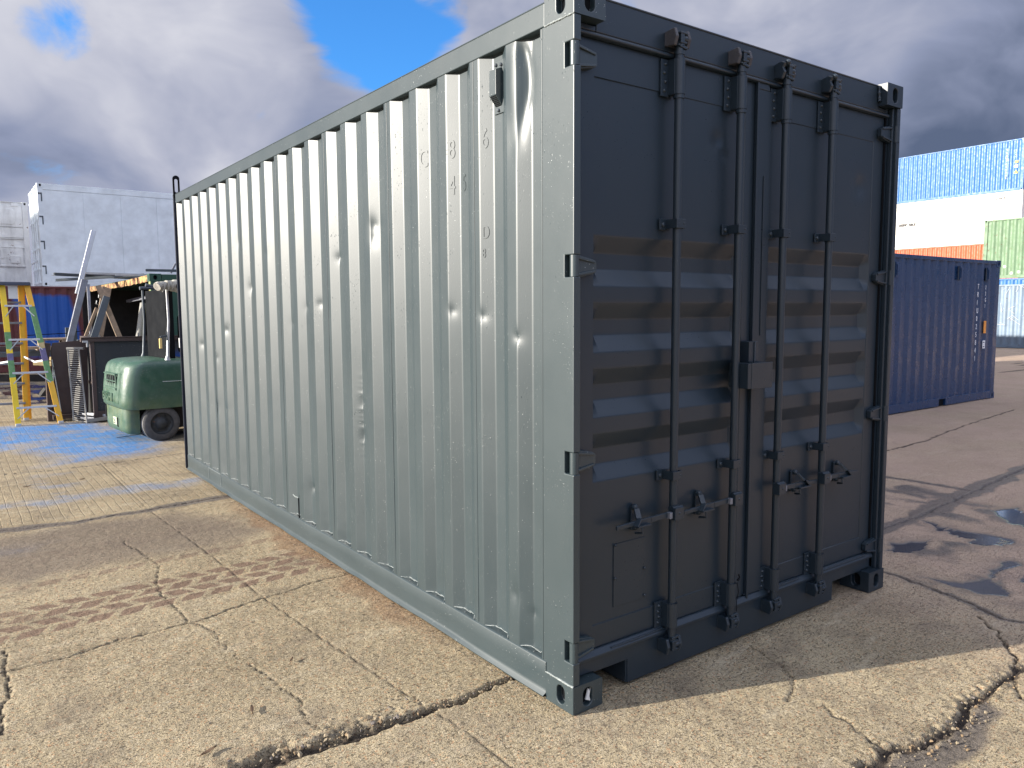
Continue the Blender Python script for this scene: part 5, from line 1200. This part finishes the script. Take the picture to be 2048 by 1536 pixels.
    for a, b, w, m, lab in (((.15, 13.3, .9), (.60, 14.6, 2.14), .16, WOOD, 'wide weathered board leaning right, edge to the light'), ((.62, 13.0, .9), (.28, 13.4, 2.15), .09, WOOD, 'pale timber strut slanting down to the right'), ((.0, 13.0, .9), (.38, 13.2, 1.95), .11, DSTEEL, 'dark strut crossing behind the pale timber'),
                       ((-.12, 13.3, .9), (.25, 13.5, 1.75), .05, WOOD, 'thin brown batten between the crossing timbers'), ((.20, 14.0, .9), (.24, 14.3, 2.2), .05, STEEL, 'upright grey bar behind the crossing timbers')):
        sheet_bar('timber' if m is WOOD else 'steel_bar', a, b, w, .05, m, lab, 'timber' if m is WOOD else 'steel bar', up=(0, 1, 0), group=g)
    mb = MB(); mb.tube([(.68, 12.5, .85), (.92, 12.9, 1.82)], .058, 12); tag(mb.build('grey_pole', mat('weathered_grey_pole', (.30, .29, .26), .85, bump=.5)), 'thick round weathered grey pole leaning by the green corner post', 'pole')
    sheet_bar('plank', (.88, 12.2, .85), (1.02, 12.5, 1.75), .11, .03, WOOD, 'worn plank leaning beside the grey pole', 'plank', up=(0, 1, 0))
    mb = MB(); mb.tube([(.97, 12.1, 1.98), (.93, 12.08, 1.92), (.925, 12.08, 1.80), (.945, 12.08, 1.70), (.95, 12.08, 1.55)], .012, 6); mb.tube([(.90, 12.07, 1.38), (.93, 12.05, 1.30), (.98, 12.05, 1.30), (1.01, 12.05, 1.36)], .010, 6)
    for k in range(7): mb.tube([(.94+.012*math.sin(k*2), 12.06, 1.72-k*.03), (.96-.012*math.sin(k*2), 12.05, 1.69-k*.03)], .014, 6)
    tag(mb.build('hanging_rope', mat('rope_and_strap', (.30, .24, .20), .9)), 'grey rope and chain hanging on the green corner post', 'rope')
    mb = MB(); mb.tube([(.955, 12.06, 1.50), (.965, 12.05, 1.42), (.95, 12.05, 1.34)], .016, 8); tag(mb.build('orange_strap', ORLET), 'short orange strap hanging below the rope on the green post', 'strap')
    # trestle with beams left, behind the ladder
    r = thing('work_trestle', 'dark steel trestle standing behind the stepladder before the maroon container', 'trestle', (-.6, 16.3, 0))
    for x, y in ((-1.7, 15.9), (.15, 15.9), (-1.7, 16.9), (.15, 16.9)):
        mb = MB(); mb.box(x-.05, x+.05, y-.05, y+.05, 0, 1.35 if x > 0 else .85); mb.build('leg', DSTEEL, r, bevel=.006)
    mb = MB(); mb.box(-2.3, .35, 15.85, 15.97, .80, .90); mb.box(-2.3, .35, 16.85, 16.97, .80, .90); mb.box(.08, .22, 15.97, 16.85, .80, .90); mb.box(-1.77, -1.63, 15.97, 16.85, .80, .90); mb.build('beam', DSTEEL, r, bevel=.006)
    mb = MB(); mb.bar((-2.2, 15.9, .45), (.5, 15.85, .30), .10, .14); mb.build('brace', INNER, r)
    for k, (a, b, m, lab) in enumerate((((-.35, 14.9, .80), (-.08, 14.7, .74), WOODY, 'new yellow plank, upper of the pair beside the stepladder'), ((-.62, 15.0, .71), (-.02, 14.7, .66), WOODY, 'new yellow plank, lower of the pair beside the stepladder'))):
        sheet_bar('plank', a, b, .30, .065, m, lab, 'plank', group='new planks on the trestle')
    sheet_bar('plank', (-.75, 15.86, .97), (.35, 15.9, .97), .22, .05, WOOD, 'old grey plank along the trestle top', 'plank')
    sheet_bar('steel_beam', (-2.3, 16.1, 1.02), (-.7, 16.0, .94), .12, .10, BROWN, 'brown steel beam lying on the left of the trestle', 'steel beam')
    mb = MB(); mb.box(-.5, .1, 16.2, 16.7, .901, .96); mb.box(-.45, -.35, 16.2, 16.7, .96, 1.10); mb.box(-.05, .05, 16.2, 16.7, .96, 1.10); mb.box(-.5, .1, 16.2, 16.7, 1.10, 1.14); tag(mb.build('pallet', WOOD, bevel=.004), 'small weathered wooden pallet on the trestle', 'pallet')
    mb = MB(); mb.tube([(-.9, 14.5, 1.25), (-.1, 14.6, 1.28), (.35, 14.5, 1.36)], .008, 6); tag(mb.build('cable', BLACK), 'thin black cable strung across before the blue patch', 'cable')
    mb = MB(); mb.prism([(-.6, .0), (.5, .0), (.62, .28), (.40, .12), (-.5, .14)], (0, 15.0, .06), (1, 0, 0), (0, 0, 1), (0, .5, 0)); tag(mb.build('steel_trough', INNER, bevel=.006), 'low black steel trough on the wet ground under the trestle', 'trough')
    mb = MB(); mb.prism([(0, 0), (.30, 0), (.22, .18), (.05, .15)], (.05, 13.6, 1.12), (1, 0, 0), (0, 0, 1), (0, .04, 0)); tag(mb.build('steel_offcut', GALV), 'small pale steel offcut on the workshop ledge', 'steel offcut')
    for k, (x, z) in enumerate(((-.15, 1.0), (.0, 1.02), (.12, .98))):
        mb = MB(); mb.box(x-.04, x+.04, 13.9, 14.0, 0, z+.15); tag(mb.build('steel_stub', DSTEEL, bevel=.004), ('left', 'middle', 'right')[k]+' dark upright stub post behind the brown panel', 'steel post', 'stub posts behind the brown panel')

make_ground()
make_rubble()
make_main()
make_stacks()
make_workshop()
make_ladder()
make_forklift()
make_clutter()
